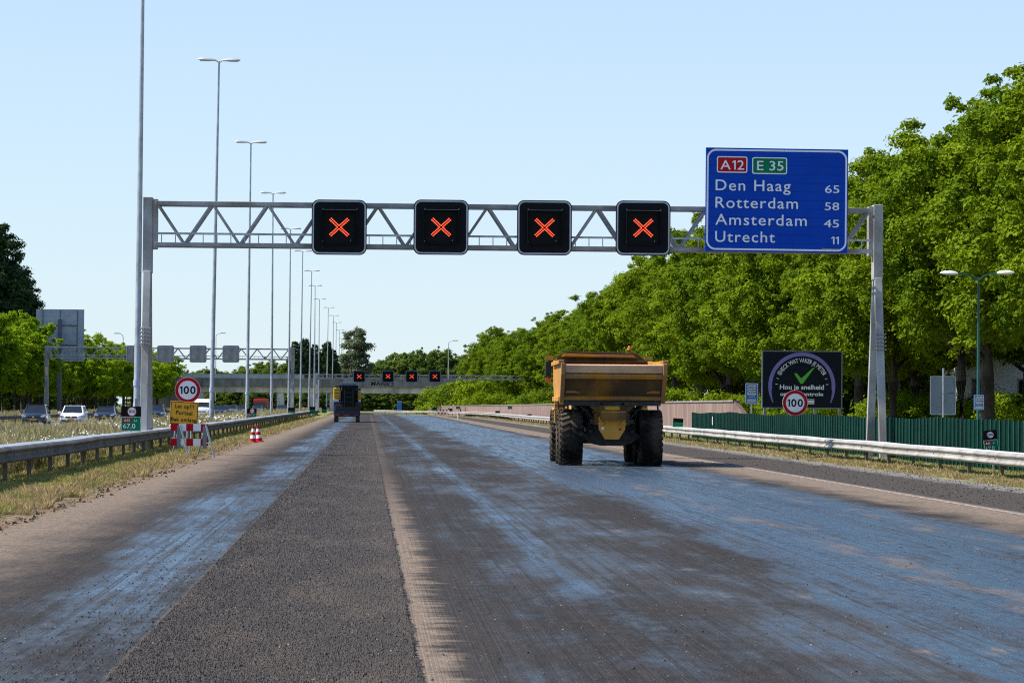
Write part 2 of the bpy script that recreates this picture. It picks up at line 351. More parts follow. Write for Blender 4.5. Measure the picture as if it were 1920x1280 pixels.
def roadmat():
    n = NT('milled_road_surface'); sx = n.new('ShaderNodeSeparateXYZ'); n.t.links.new(n.tc.outputs['Object'], sx.inputs[0])
    X, Y = sx.outputs[0], sx.outputs[1]
    big = n.noise(1.0, 5, n.vec(.55, .07, 1)); mid = n.noise(1.0, 5, n.vec(1.6, .45, 1)); fine = n.noise(1.0, 4, n.vec(9, 3, 1)); grain = n.noise(70, 2); grain2 = n.noise(26, 2)
    speck = n.noise(38, 1)
    wob = n.math('MULTIPLY', n.math('SUBTRACT', mid, .5), 1.3)
    Xw = n.math('ADD', X, n.math('MULTIPLY', n.math('SUBTRACT', big, .5), .9))
    # loose pale dust: left edge of the carriageway, lip beside the milled lane, far right
    d1 = n.ss(n.math('ADD', Xw, n.math('MULTIPLY', wob, 1.0)), -4.7, -3.0, 1, 0)
    d2 = n.ss(n.math('ADD', X, n.math('ADD', n.math('MULTIPLY', n.math('SUBTRACT', n.noise(1.0, 4, n.vec(.5, .8, 1)), .5), .62), n.math('MULTIPLY', n.math('SUBTRACT', n.noise(1.0, 5, n.vec(1.2, 4.5, 1)), .5), .5))), .46, .74, 1, 0)
    d2 = n.math('MULTIPLY', n.math('MULTIPLY', d2, n.ss(X, .3, .42)), n.ss(Y, 32, 80, 1, .22))
    d3 = n.math('MULTIPLY', n.ss(n.math('ADD', Xw, n.math('MULTIPLY', wob, 1.5)), 8.8, 10.2), n.ss(X, 10.9, 11.1, 1, 0))
    d4 = n.math('MULTIPLY', n.ss(mid, .62, .74), n.band(X, 2.2, 9.4, .8))
    dust = n.math('MAXIMUM', n.math('MAXIMUM', d1, d2), n.math('MAXIMUM', d3, n.math('MULTIPLY', d4, .6)))
    lines = n.noise(1.0, 4, n.vec(13, .06, 1)); lines2 = n.noise(1.0, 3, n.vec(46, .12, 1))
    trk = n.math('MAXIMUM', n.band(Xw, 5.62, 6.25, .12), n.band(Xw, 7.9, 8.5, .12))
    dust = n.math('MAXIMUM', dust, n.math('MULTIPLY', trk, n.ss(mid, .44, .70, 0, .5)))
    dust = n.math('MULTIPLY', dust, n.ss(fine, .2, .62, .55, 1.0))
    # bitumen emulsion film: gloss, plus reflected sky blue put into its colour
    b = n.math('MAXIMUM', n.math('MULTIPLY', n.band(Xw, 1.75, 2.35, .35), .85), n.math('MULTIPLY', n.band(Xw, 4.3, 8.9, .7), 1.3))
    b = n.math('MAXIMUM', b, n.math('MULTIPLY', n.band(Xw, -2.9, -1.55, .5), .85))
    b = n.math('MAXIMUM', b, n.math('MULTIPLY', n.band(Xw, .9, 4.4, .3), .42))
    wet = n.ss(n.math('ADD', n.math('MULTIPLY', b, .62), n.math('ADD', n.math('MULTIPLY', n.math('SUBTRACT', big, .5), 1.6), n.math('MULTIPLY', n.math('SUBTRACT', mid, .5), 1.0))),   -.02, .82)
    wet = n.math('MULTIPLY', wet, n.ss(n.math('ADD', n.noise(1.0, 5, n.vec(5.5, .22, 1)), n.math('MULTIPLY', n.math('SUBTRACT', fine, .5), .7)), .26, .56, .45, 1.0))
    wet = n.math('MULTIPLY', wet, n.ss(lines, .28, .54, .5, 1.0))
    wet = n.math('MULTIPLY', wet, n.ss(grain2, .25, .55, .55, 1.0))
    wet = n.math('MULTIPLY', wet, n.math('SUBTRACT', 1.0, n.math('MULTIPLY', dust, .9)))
    base = n.mix(n.ss(fine, .3, .7), (.044, .039, .038), (.072, .064, .060))
    base = n.mix(n.ss(big, .38, .66), base, (.092, .076, .064))
    base = n.mix(n.ss(grain, .3, .7), n.mix(.65, base, (.014, .013, .012)), base)
    base = n.mix(n.ss(lines, .35, .65), n.mix(.35, base, (.02, .018, .017)), base); base = n.mix(n.ss(lines2, .3, .7), n.mix(.3, base, (.02, .018, .017)), base)
    c = n.mix(wet, base, n.mix(n.ss(fine, .3, .7), (.010, .032, .056), (.019, .058, .096)))  # blue tones stand in for the sky's reflection on the film
    c = n.mix(dust, c, n.mix(n.ss(grain2, .3, .7), (.165, .126, .094), (.25, .193, .147)))
    trail = n.math('MULTIPLY', n.math('MAXIMUM', n.band(Xw, 4.70, 5.05, .08), n.band(X, 7.42, 7.5, .04)), n.ss(fine, .4, .6))
    c = n.mix(n.math('MULTIPLY', trail, .8), c, (.03, .026, .025))
    c = n.mix(n.ss(speck, .68, .72, 0, .75), c, (.015, .014, .014))
    c = n.mix(n.ss(n.noise(44, 1), .715, .74, 0, .7), c, (.34, .32, .30))
    sh = n.ss(X, 10.95, 11.05)
    shc = n.mix(n.ss(n.math('ADD', X, wob), 13.2, 13.9), n.mix(n.ss(grain2, .3, .7), (.040, .034, .030), (.095, .080, .068)), n.mix(n.ss(grain2, .3, .7), (.12, .112, .10), (.27, .255, .235)))
    c = n.mix(sh, c, shc)
    wet = n.math('MULTIPLY', wet, n.math('SUBTRACT', 1, sh))
    n.set(**{'Base Color': c, 'Roughness': n.math('ADD', n.ss(wet, .1, 1, .92, .24), n.math('MULTIPLY', n.math('SUBTRACT', fine, .5), .16)), 'Specular IOR Level': n.ss(wet, 0, 1, .08, 1.0)})
    h = n.math('ADD', n.math('MULTIPLY', grain, .6), n.math('ADD', n.math('MULTIPLY', grain2, .8), n.math('ADD', n.math('MULTIPLY', fine, 1.2), n.math('MULTIPLY', lines2, .8))))
    h = n.math('MULTIPLY', h, n.ss(wet, .2, 1, 1.0, .40))
    n.bump(h, .9, .018)
    return n.m
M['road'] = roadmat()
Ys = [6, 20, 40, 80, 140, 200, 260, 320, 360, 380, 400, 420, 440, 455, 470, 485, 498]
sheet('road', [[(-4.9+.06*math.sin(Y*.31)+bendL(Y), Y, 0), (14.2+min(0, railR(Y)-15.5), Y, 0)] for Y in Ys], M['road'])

def striprelief():                                     # freshly milled lane: relief of tooth grooves and aggregate
    n = NT('rough_milled_asphalt'); g1 = n.noise(55, 2); g2 = n.noise(1.0, 4, n.vec(1.2, .25, 1)); ao = n.new('ShaderNodeAttribute'); ao.attribute_name = 'rnd'
    c = n.mix(n.ss(g1, .25, .75), (.027, .0235, .021), (.092, .080, .070))
    c = n.mix(n.ss(g2, .42, .72), c, n.mix(.4, c, (.125, .098, .076)))
    c = n.mix(n.ss(ao.outputs['Fac'], .86, .95, 0, .8), c, (.36, .34, .32))
    c = n.mix(n.ss(ao.outputs['Fac'], .14, .30, .85, 0), c, (.010, .0095, .0095))
    n.set(**{'Base Color': c, 'Roughness': .85, 'Specular IOR Level': .12}); n.bump(g1, .6, .006)
    return n.m
nr, nc = 900, 430
ys = 1/np.linspace(1/14, 1/190, nr); xs = np.linspace(-1.66, .38, nc)
XX, YY = np.meshgrid(xs, ys)
cg = rng.normal(0, 1, (nr, nc//4+3)); cr = rng.random((nr, nc//4+3)); cc = (np.arange(nc)[None]+rng.integers(0, 4, (nr, 1)))//4
cj = np.clip(cc+(rng.random((nr, nc)) < .18), 0, cg.shape[1]-1); ri = np.arange(nr)[:, None]
gr = .85*cg[ri, cj]+.35*rng.normal(0, 1, (nr, nc)); tone = .75*cr[ri, cj]+.25*rng.random((nr, nc))
gz = .0052*gr + .0004*np.sin(2*np.pi*XX/.0185 + 1.5*np.sin(YY*.7)) + .014
edge = np.clip(np.minimum(XX+1.66, .38-XX)/.04, 0, 1); gz = np.where(edge < 1, gz*edge - .004*(1-edge), gz)
XX = XX + (rng.normal(0, .016, (nr, 1))+.018*np.sin(YY*1.7)+.014*np.sin(YY*4.1))*(1-edge)
idx = np.arange(nr*nc).reshape(nr, nc)
q = np.stack([idx[:-1, :-1], idx[:-1, 1:], idx[1:, 1:], idx[1:, :-1]], -1).reshape(-1, 4)
o = npmesh('milled_lane', np.stack([XX, YY, gz], -1).reshape(-1, 3), q, striprelief(), tone.ravel()); tag(o, kind='structure')

# worn white edge line
nl = NT('worn_road_paint'); fm = nl.noise(1.0, 5, nl.vec(14, 2.5, 1))
nl.set(**{'Base Color': nl.mix(nl.ss(fm, .34, .52), (.46, .41, .36), (.19, .15, .12)), 'Roughness': .8})
sheet('edge_line', [[(10.70-1.2*max(0, min(1, (Y-90)/90)), Y, .004), (10.86-1.2*max(0, min(1, (Y-90)/90)), Y, .004)] for Y in (24, 40, 60, 80, 90, 105, 120, 135, 150, 165, 180, 220, 260, 300, 340)], nl.m)
# opposite carriageway
mo = pm('old_asphalt', (.14, .135, .13), .85, .2, .6, 0, .3, 30)
sheet('opposite_road', [[(-28.5, Y, -.12), (-13.9, Y, -.12)] for Y in (40, 300, 620)], mo)

# verges as shaped strips
def zL(x):
    t = -x
    return float(np.interp(t, [4.9, 5.15, 5.6, 6.6, 7.5, 10, 13, 13.8, 14.4], [-.02, .03, .07, .12, .14, .20, .16, .02, -.3]))
xl = [-4.86, -5.0, -5.15, -5.4, -5.8, -6.3, -7, -7.7, -9, -10.5, -12, -13, -13.5, -14.0, -14.4]
def vm():
    n = NT('left_verge_turf'); sx = n.new('ShaderNodeSeparateXYZ'); n.t.links.new(n.tc.outputs['Object'], sx.inputs[0]); X = sx.outputs[0]
    nz = n.noise(1.0, 5, n.vec(2.2, .5, 1)); nf = n.noise(9, 4)
    e = n.ss(n.math('ADD', X, n.math('MULTIPLY', n.math('SUBTRACT', nz, .5), 1.6)), -5.9, -5.3)
    gsc = n.mix(n.ss(nz, .35, .65), (.13, .16, .03), (.28, .24, .08))
    so = n.mix(n.ss(nf, .35, .65), (.105, .068, .042), (.27, .20, .125))
    n.set(**{'Base Color': n.mix(e, gsc, so), 'Roughness': .95, 'Specular IOR Level': .1}); n.bump(nf, .8, .05); return n.m
M['vergeL'] = vm()
vy = list(np.arange(24, 160, 1.6))+list(np.arange(160, 660, 12))
def wig(x, Y): return (.11*math.sin(Y*.83)+.08*math.sin(Y*2.1+1)+.05*math.sin(Y*4.7)) if x > -5.3 else 0
sheet('left_verge', [[(x+wig(x, Y)+(bendL(Y) if x > -5.5 else 0), Y, zL(x)+(random.uniform(-.025, .035) if -6.5 < x < -5 else random.uniform(-.01, .01))) for x in xl] for Y in vy], M['vergeL'])
def zR(x): return float(np.interp(x, [14.1, 14.4, 15, 16, 18, 24, 60], [-.02, .02, .03, .0, .03, .15, .25]))
xr = [14.05, 14.2, 14.4, 14.8, 15.3, 16, 17, 19, 24, 34, 70]
sheet('right_verge', [[(x+min(0, railR(Y)-15.5)*(1 if x < 20 else max(0, (34-x)/14))+(.10*math.sin(Y*.9)+.07*math.sin(Y*2.3) if x < 14.5 else 0), Y, zR(x)+(random.uniform(-.02, .04) if 14.2 < x < 16 else 0)) for x in xr] for Y in [y for y in vy if y < 500]], M['turf'])
sheet('far_verge', [[(-28.4, Y, -.1), (-31, Y, .05), (-34, Y, .1), (-90, Y, .2)] for Y in (60, 200, 400, 700)], M['turf'])
sheet('far_ground', [[(x, Y, .12+(.06*math.sin(x*.3+Y))) for x in (-45, -20, 0, 20, 40, 60)] for Y in (509, 520, 560, 640, 760)], M['turf'])

# ---------------------------------------------------------------- grass, stones (too many to count)
def blades(name, N, y0, y1, xf, hmin, hmax, mat, w0=.007, wref=55.0, lean=.45, zf=None, label=None):
    Y = 1/rng.uniform(1/y1, 1/y0, N); X, H = xf(Y, N)
    h = H*rng.uniform(hmin, hmax, N); w = w0*np.maximum(1, Y/wref)*rng.uniform(.7, 1.4, N)
    a = rng.uniform(0, 2*np.pi, N); b = rng.uniform(0, 2*np.pi, N); l = lean*h*rng.uniform(.1, 1, N)
    Z = zf(X, Y)
    p0 = np.stack([X-w*np.cos(a), Y-w*np.sin(a), Z-.02], -1); p1 = np.stack([X+w*np.cos(a), Y+w*np.sin(a), Z-.02], -1)
    pm_ = np.stack([X+.35*l*np.cos(b)+.7*w*np.cos(a), Y+.35*l*np.sin(b), Z+.6*h], -1); p2 = np.stack([X+l*np.cos(b), Y+l*np.sin(b), Z+h], -1)
    v = np.stack([p0, p1, pm_, p2], 1).reshape(-1, 3); i = np.arange(N)*4
    f = np.stack([i, i+1, i+2, i+3], -1)
    return tag(npmesh(name, v, f, mat, np.repeat(rng.random(N), 4)), label, None, None, 'stuff')
zLv = np.vectorize(zL); zRv = np.vectorize(zR)
def clump(X, Y, s): return .5+.5*np.sin(X*2.1*s+1.3*np.sin(Y*.7*s))*np.sin(Y*.9*s+2*np.sin(X*1.3*s))
def xfa(Y, N):
    X = rng.uniform(-7.6, -5.35, N); return X, .55+.7*clump(X, Y, 1.0)
blades('mown_grass', 95000, 34, 330, xfa, .04, .12, M['mown'], .0065, 45, .7, lambda X, Y: zLv(X))
def xfb(Y, N):
    X = -5.25-.75*rng.random(N)**1.5+.12*np.sin(Y*.83)+.10*np.sin(Y*2.1); return X, .35+1.2*clump(X, Y, 1.7)**2
blades('dry_grass', 42000, 34, 330, xfb, .05, .17, M['straw'], .006, 45, .9, lambda X, Y: zLv(X))
def xfc(Y, N):
    X = rng.uniform(-13.2, -7.75, N); return X, .55+.8*clump(X, Y, .45)
blades('meadow_grass', 150000, 56, 620, xfc, .28, .72, M['meadow'], .0065, 60, .45, lambda X, Y: zLv(X))
def xfd(Y, N):
    X = 14.25+1.1*rng.random(N)**1.3+.1*np.sin(Y*.9); return X+np.minimum(0, -.0010*np.maximum(0, Y-380)**2), .4+1.2*clump(X, Y, 1.3)**2
blades('dry_grass', 44000, 40, 470, xfd, .04, .13, M['straw'], .008, 60, .9, lambda X, Y: zRv(np.maximum(X, 14.2)))
def xfe(Y, N):
    X = rng.uniform(15.0, 17.4, N); return X+np.minimum(0, -.0010*np.maximum(0, Y-380)**2), .5+.8*clump(X, Y, 1.1)
blades('mown_grass', 50000, 42, 470, xfe, .03, .09, M['mown'], .008, 60, .6, lambda X, Y: zRv(np.maximum(X, 14.2)))
def xff(Y, N):
    X = rng.uniform(-34, -29, N); return X, .6+.6*clump(X, Y, .5)
blades('roadside_grass', 26000, 200, 640, xff, .3, .9, M['meadow'], .02, 200, .4, lambda X, Y: X*0+.03)
# daisies in the meadow
N = 9500; Y = 1/rng.uniform(1/230, 1/56, N); X = rng.uniform(-13, -8, N); keep = clump(X, Y, .55)+rng.normal(0, .2, N) > .48
X, Y = X[keep], Y[keep]; N = len(X); R = .019*np.maximum(1, Y/75); Z = zLv(X)+rng.uniform(.38, .66, N)
ta = rng.uniform(0, 6.28, N); ti = rng.uniform(.2, 1.0, N); nx, ny, nz = np.sin(ti)*np.cos(ta), -abs(np.sin(ti)*np.sin(ta)), np.cos(ti)
nn = np.stack([nx, ny, nz], -1); t1 = np.cross(nn, [0, 0, 1.0]); t1 /= np.linalg.norm(t1, axis=1)[:, None]+1e-9; t2 = np.cross(nn, t1); P = np.stack([X, Y, Z], -1)
v = np.stack([P+R[:, None]*(math.cos(k*math.pi/3)*t1+math.sin(k*math.pi/3)*t2) for k in range(6)], 1).reshape(-1, 3)
tag(npmesh('daisies', v, (np.arange(N)*6)[:, None]+np.arange(6)[None], M['daisy']), kind='stuff')
# loose chips of asphalt
def chips(name, N, y0, y1, xfun, s0, s1, mat):
    Y = 1/rng.uniform(1/y1, 1/y0, N); X = xfun(N, Y); S = rng.uniform(0, 1, N)**2.2*(s1-s0)+s0
    base = np.array([(-1, -.8, -.3), (1, -.9, -.3), (.9, 1, -.3), (-.9, .9, -.3), (-.5, -.5, .7), (.6, -.4, .8), (.5, .5, .6), (-.5, .6, .75)])
    a = rng.uniform(0, 6.28, N); ca, sa = np.cos(a), np.sin(a)
    B = base[None]*(1+rng.uniform(-.35, .35, (N, 8, 3))); bx = B[..., 0]*ca[:, None]-B[..., 1]*sa[:, None]; by = B[..., 0]*sa[:, None]+B[..., 1]*ca[:, None]
    v = np.stack([X[:, None]+bx*S[:, None], Y[:, None]+by*S[:, None], .004+(B[..., 2]+.3)*S[:, None]*.8], -1).reshape(-1, 3)
    q = np.array([(3, 2, 1, 0), (4, 5, 6, 7), (0, 1, 5, 4), (1, 2, 6, 5), (2, 3, 7, 6), (3, 0, 4, 7)])
    tag(npmesh(name, v, ((np.arange(N)*8)[:, None, None]+q[None]).reshape(-1, 4), mat), kind='stuff')
M['chip'] = pm('dark_asphalt_chips', (.035, .032, .030), .7, .5, 20); M['chipl'] = pm('pale_stone_chips', (.20, .18, .16), .7, .4, 20)
chips('asphalt_chips', 1500, 16, 110, lambda N, Y: rng.uniform(-4.6, 10.5, N), .002, .013, M['chip'])
chips('asphalt_chips', 2600, 16, 110, lambda N, Y: -1.66-np.abs(rng.normal(0, .55, N)), .003, .012, M['chip'])
chips('asphalt_chips', 1500, 20, 130, lambda N, Y: 7.46+rng.normal(0, .04, N)+.1*np.sin(Y*.15), .002, .009, M['chip'])
chips('asphalt_chips', 1500, 18, 90, lambda N, Y: 4.87+rng.normal(0, .09, N)+.15*np.sin(Y*.11), .002, .006, M['chip'])
chips('asphalt_chips', 4200, 40, 200, lambda N, Y: rng.uniform(11.1, 14.1, N), .006, .024, M['chip'])
chips('stone_chips', 1800, 16, 120, lambda N, Y: rng.uniform(-4.4, 10.5, N), .002, .009, M['chipl'])
chips('stone_chips', 2600, 40, 180, lambda N, Y: 13.9+rng.normal(0, .22, N), .006, .022, M['chipl'])
chips('soil_clods', 1100, 34, 130, lambda N, Y: -5.2+rng.normal(0, .17, N), .01, .055, M['soil'])

# ---------------------------------------------------------------- guardrails
WP = [(0, .31), (.03, .305), (.083, .26), (.083, .235), (.03, .185), (.03, .125), (.083, .075), (.083, .05), (.03, .005), (0, 0)]
WL = WP+[(a-.006, z) for a, z in reversed(WP)]
def guardrail(label, xf, z0, ys, side, matb, matp, double, zpost, step=4.0):
    # side +1: the corrugated face looks towards +x
    t = thing('guardrail', label, 'guardrail', (xf(ys[0]), ys[0], 0), 0, None); ox, oy = xf(ys[0]), ys[0]
    zz = lambda Y: z0(Y)-.31
    pr = [(a*side, z) for a, z in WL]
    path = [(xf(Y)-ox, Y-oy, zz(Y)+random.uniform(-.012, .012)) for Y in ys]
    MB().sweep(pr, path).build('rail_beam', matb, t)
    if double:
        MB().sweep([(-a*side-.62*side, z) for a, z in WL], path).build('rail_beam', matb, t)
        MB().sweep([(-.05*side, .300), (-.57*side, .300), (-.57*side, .314), (-.05*side, .314)], path).build('top_plate', M['galv'] if side > 0 else M['railtop'], t)  # left plate: sunlit top put into the colour by brighter steel
    pb = MB(); pb.box(0, 0, .0, .09, .055, .8); base = None
    Y = ys[0]+1; sp = MB(); sp.box(0, 0, 0, .60 if double else .16, .05, .14)
    spo = None; bolts = MB()
    while Y < ys[-1]:
        cx = xf(Y)-(.31 if double else .11)*side
        if base is None:
            base = pb.build('post', matp, t); spo = sp.build('spacer', matp, t)
            p, s_ = base, spo
        else:
            p = base.copy(); C.objects.link(p); p.parent = t; s_ = spo.copy(); C.objects.link(s_); s_.parent = t
        p.location = (cx-ox+.17*side*(1 if double else .3), Y-oy, z0(Y)-.45+zpost); s_.location = (cx-ox, Y-oy, z0(Y)-.16)
        bolts.tube((xf(Y)+.03*side-ox, Y-oy, z0(Y)-.155), (xf(Y)+.055*side-ox, Y-oy, z0(Y)-.155), .02, None, 6)
        Y += step if Y < 300 else max(step, 8.0)
    bolts.build('bolt_row', matp, t)
    return t
def ysr(a, b, s): return list(np.arange(a, b, s))+[b]
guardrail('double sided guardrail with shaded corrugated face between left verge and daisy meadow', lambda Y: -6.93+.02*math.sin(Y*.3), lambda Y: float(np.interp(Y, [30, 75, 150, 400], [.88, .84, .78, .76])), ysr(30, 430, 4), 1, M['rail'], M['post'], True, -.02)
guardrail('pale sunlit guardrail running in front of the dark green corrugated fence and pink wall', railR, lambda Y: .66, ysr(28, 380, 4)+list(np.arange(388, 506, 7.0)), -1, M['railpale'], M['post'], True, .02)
guardrail('low pale guardrail behind the daisy meadow beside the oncoming cars', lambda Y: -13.3, lambda Y: .66, ysr(84, 430, 8), -1, M['railpale'], M['post'], False, 0, 8.0)
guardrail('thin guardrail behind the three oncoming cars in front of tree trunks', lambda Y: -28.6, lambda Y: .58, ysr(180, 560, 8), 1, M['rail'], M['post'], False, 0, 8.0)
# ---------------------------------------------------------------- gantries
def gantry(label, Y, xa, xb, ztop, zbot, panels, leg, splay, ch, dg, zg=0.0, first_down=True):
    """portal: two splayed legs, a truss of top and bottom chords with diagonals in two planes"""
    t = thing('sign_gantry', label, 'gantry', (0, Y, zg), 0, 'sign gantries over the motorway'); dp = .42
    for X in (xa, xb):
        m = MB(); zj = zbot-.9-zg
        for s in (-1, 1):
            m.beam((X, s*splay, 0), (X, s*.20, zj), leg, leg*.8)
            m.box(X, s*splay, .03, leg*2.2, leg*2.2, .06)
        m.box(X, 0, (zj+ztop-zg)/2+.08, leg*1.25, leg*2.0, ztop-zg-zj+.25)
        m.box(X+(leg*.95 if X < (xa+xb)/2 else -leg*.95), 0, (zbot+ztop)/2-zg, leg*.7, leg*1.5, ztop-zbot+.3)
        o = m.build('leg', M['galvdull'], t, bevel=.015)
        k = MB()
        for i in range(5):
            z_ = zj*.60+i*.13; yf = -(splay+(.20-splay)*z_/zj)-leg*.38
            for dx in (-.62, -.22, .22, .62): k.beam((X+dx*leg*.75, yf+.02, z_), (X+dx*leg*1.05, yf-.13, z_+.03), .035, .035)
        k.build('spike_guard', M['galv'], o)
    la, lb = xa+leg*1.25, xb-leg*1.25; ta, tb = ztop-zg, zbot-zg
    for nm, z, s in (('top_chord', ta, 1), ('bottom_chord', tb, 1)):
        m = MB()
        for sy in (-dp, dp): m.beam((la-.05, sy, z), (lb+.05, sy, z), ch, ch)
        m.build(nm, M['galvdull'], t, bevel=.012)
    m = MB(); m.beam((la, -dp-.02, tb+.33*(ta-tb)*.8), (lb, -dp-.02, tb+.33*(ta-tb)*.8), ch*.45, ch*.5); m.build('cable_rail', M['galv'], t)
    m = MB(); n = panels*2; st = (lb-la)/n
    for i in range(n):
        za, zb = (ta, tb) if (i % 2 == 0) else (tb, ta)
        for sy in (-dp, dp): m.path([(la+i*st, sy, za), (la+(i+1)*st, sy, zb)], dg, 6)
    for i in range(0, n+1, 2): m.path([(la+i*st, -dp, ta), (la+i*st, dp, ta)], dg*.8, 6)
    for i in range(1, n+1, 2): m.path([(la+i*st, -dp, tb), (la+i*st, dp, tb)], dg*.8, 6)
    m.build('diagonal_lattice', M['galvdull'], t, smooth=True)
    m = MB()
    for i in range(n*2): m.box(la+(i+.37)*st/2, -dp-.03, tb+.13*(ta-tb)*.8, .03, .03, .26*(ta-tb)); 
    m.build('cable_bracket_row', M['galv'], t)
    return t
a, b = at(278, 387, 100), at(1645, 391, 100)
ZT = (a.z+b.z)/2; ZB = (at(300, 464, 100).z+at(1600, 467, 100).z)/2
gantry('large near steel gantry spanning the closed carriageway with four red crosses', 100, a.x, b.x, ZT, ZB, 13, .25, 1.38, .135, .045)
a2, b2 = at(88, 651, 345), at(549, 653, 345)
gantry('grey gantry over the oncoming carriageway seen from behind with sign backs', 345, a2.x, b2.x, a2.z, at(300, 672, 345).z, 15, .36, 1.05, .15, .05)
a3, b3 = at(594, 702, 430), at(1003, 702, 430)
gantry('far gantry in front of the concrete overpass with small red crosses', 430, a3.x, b3.x, a3.z, at(800, 711, 430).z, 16, .3, 1.0, .13, .05)

# ---------------------------------------------------------------- matrix signs
def matrix(size, label):
    t = thing('lane_signal', label, 'matrix sign', (0, 0, 0), 0, 'lane signals showing a red cross'); h = size/2
    m = MB(); m.prism(rr(size, size, size*.13), 0, .10); m.box(0, .26, 0, size*.8, .34, size*.8); m.build('housing', M['black'], t, bevel=.008)
    MB().ring(rr(size*.965, size*.965, size*.115), rr(size*.915, size*.915, size*.095), -.006, .02).build('white_border', M['lumin'], t)
    w = size*.62
    m = MB()
    for s in (-1, 1): m.box(s*w/2, -.085, 0, .02, .17, w)
    m.box(0, -.12, w/2, w, .24, .02); m.box(0, -.05, -w/2, w, .1, .02)
    ho = m.build('visor', M['black'], t)
    m = MB()
    for x, z in ((-.5, .5), (.5, .5), (-.5, -.45), (.32, -.42)): m.box(x*w+.02, -.03, z*w+.035, .025, .05, .045)
    m.box(0, -.245, w/2, w*.98, .012, .012); m.build('fixing_bracket', M['backgrey'], t)
    MB().box(0, -.012, 0, w*.97, .012, w*.97).build('lamp_panel', M['signblack'], t)
    m = MB(); k = size*.325/2
    for sx in (-1, 1):
        for sz in (-1, 1):
            for o_ in (-.5, .5):
                e = size*.030*o_
                for i in range(7):
                    f = .13+.83*i/6
                    m.box(sx*k*f+e*.9, -.026, sz*k*.92*f-e*sx*sz*.9, size*.019, .014, size*.019, Matrix.Rotation(math.radians(45), 3, 'Y'))
    m.build('red_cross', M['ledred'], t)
    return t
words = ['nearest the left post', 'second from left post', 'third from left post', 'beside the blue route sign']
sig = None
for i, (px, py) in enumerate(((636, 426), (827, 426), (1021, 427), (1206, 427.5))):
    p = at(px, py, 99.0); L = 'big red cross matrix sign on near gantry, ' + words[i]
    if sig is None: sig = matrix(103/5600*99.2, L); sig.location = p
    else: dup(sig, p, 0, L)
far = ['far small matrix sign with red cross, first from the blue milling machine', 'far small matrix sign with red cross above the black graffiti', 'far small matrix sign with red cross, third along the far gantry', 'far small matrix sign with red cross, nearest the dump truck']
fs = 23/5600*429.2/(103/5600*99.2)
for px, L in zip((673.5, 727.5, 772, 815.5), far): dup(sig, at(px, 705.5, 429), 0, L, 'distant lane signals', (fs, fs, fs))
bs = None
for i, px in enumerate((253, 310.5, 371.5, 433)):
    L = 'back of a grey matrix sign on the oncoming gantry, ' + ['half hidden by the lamp post', 'just right of the near post', 'above the speed sign', 'between two lamp posts'][i]
    p = at(px, 663.5, 344.3)
    if bs is None:
        s = 31.5/5600*344; bs = thing('lane_signal_box', L, 'sign back', p, 0, 'grey backs of lane signals')
        m = MB(); m.prism(rr(s, s*1.02, s*.12), -.3, 0); m.build('housing', M['galvdull'], bs, bevel=.02)
        m = MB(); m.box(0, -.31, s*.2, .18, .03, .12); m.box(-s*.42, -.32, 0, .05, .05, s*.9); m.box(s*.42, -.32, 0, .05, .05, s*.9)
        m.build('rear_frame', M['backgrey'], bs)
    else: dup(bs, p, 0, L)

# ---------------------------------------------------------------- blue route sign
S = 99.1/5600; pc = at(1456.5, 375.5, 99.1)
t = thing('route_sign', 'big blue route sign listing Den Haag, Rotterdam, Amsterdam and Utrecht', 'road sign', pc); t.rotation_euler = (0, math.radians(.25), 0)
sw, sh_ = 270*S, 195.5*S
MB().box(0, .04, 0, sw, .08, sh_).build('sign_panel', M['signblue'], t, bevel=.006)
MB().ring(rr(sw*.985, sh_*.972, .30, 8), rr(sw*.962, sh_*.94, .26, 8), -.008, .0).build('border', M['refwhite'], t)
X = lambda z8: ((1300+z8*.1979)-1456.5)*S
Z = lambda z8: (375.5-(260+z8*.1979))*S
for nm, x0, x1, z0, z1, mat, tx, tx0, tx1, b_ in (('motorway_number_badge', 213, 505, 172, 328, 'signred', 'A12', 246, 474, 298), ('european_route_badge', 551, 886, 176, 336, 'signgreen', 'E 35', 598, 852, 300)):
    cx, cz = (X(x0)+X(x1))/2, (Z(z0)+Z(z1))/2; w_, h_ = X(x1)-X(x0), Z(z0)-Z(z1)
    m = MB(); m.prism(rr(w_, h_, .07, 5, cx, cz), -.010, .0); o = m.build(nm, M[mat], t)
    m = MB(); m.ring(rr(w_, h_, .07, 5, cx, cz), rr(w_-.07, h_-.07, .045, 5, cx, cz), -.016, -.009)
    write(m, tx, X(tx0), Z(b_), 88*.1979*S, X(tx1)-X(tx0), -.017, bold=.004); m.build('badge_lettering', M['refwhite'], o)
for s, xe, bz in (('Den Haag', 922, 497), ('Rotterdam', 994, 663), ('Amsterdam', 1080, 825), ('Utrecht', 776, 988)): m = MB(); write(m, s, X(203), Z(bz), 102*.1979*S, X(xe)-X(203), -.01, space=1.12, bold=.004); m.build('destination_name', M['refwhite'], t)
for s, xs_, bz in (('65', 1252, 507), ('58', 1252, 671), ('45', 1244, 835), ('11', 1318, 996)): m = MB(); write(m, s, X(xs_), Z(bz), 72*.1979*S, X(1390)-X(xs_), -.01, bold=.002); m.build('distance_figure', M['refwhite'], t)
m = MB(); write(m, 'Rijkswaterstaat', X(1228), Z(1050), 18*.1979*S, X(1388)-X(1228), -.01, bold=0); m.build('maker_lettering', M['tan'], t)
m = MB()
for i in range(1, 12): m.box(0, -.0015, -sh_/2+sh_*i/12, sw*.999, .002, .006)
m.build('panel_joint', M['navy'], t)
m = MB()
for dx in (-1.6, 0, 1.6): m.box(dx, .26, 0, .1, .3, sh_*.9)
m.build('rear_bracket', M['galv'], t)

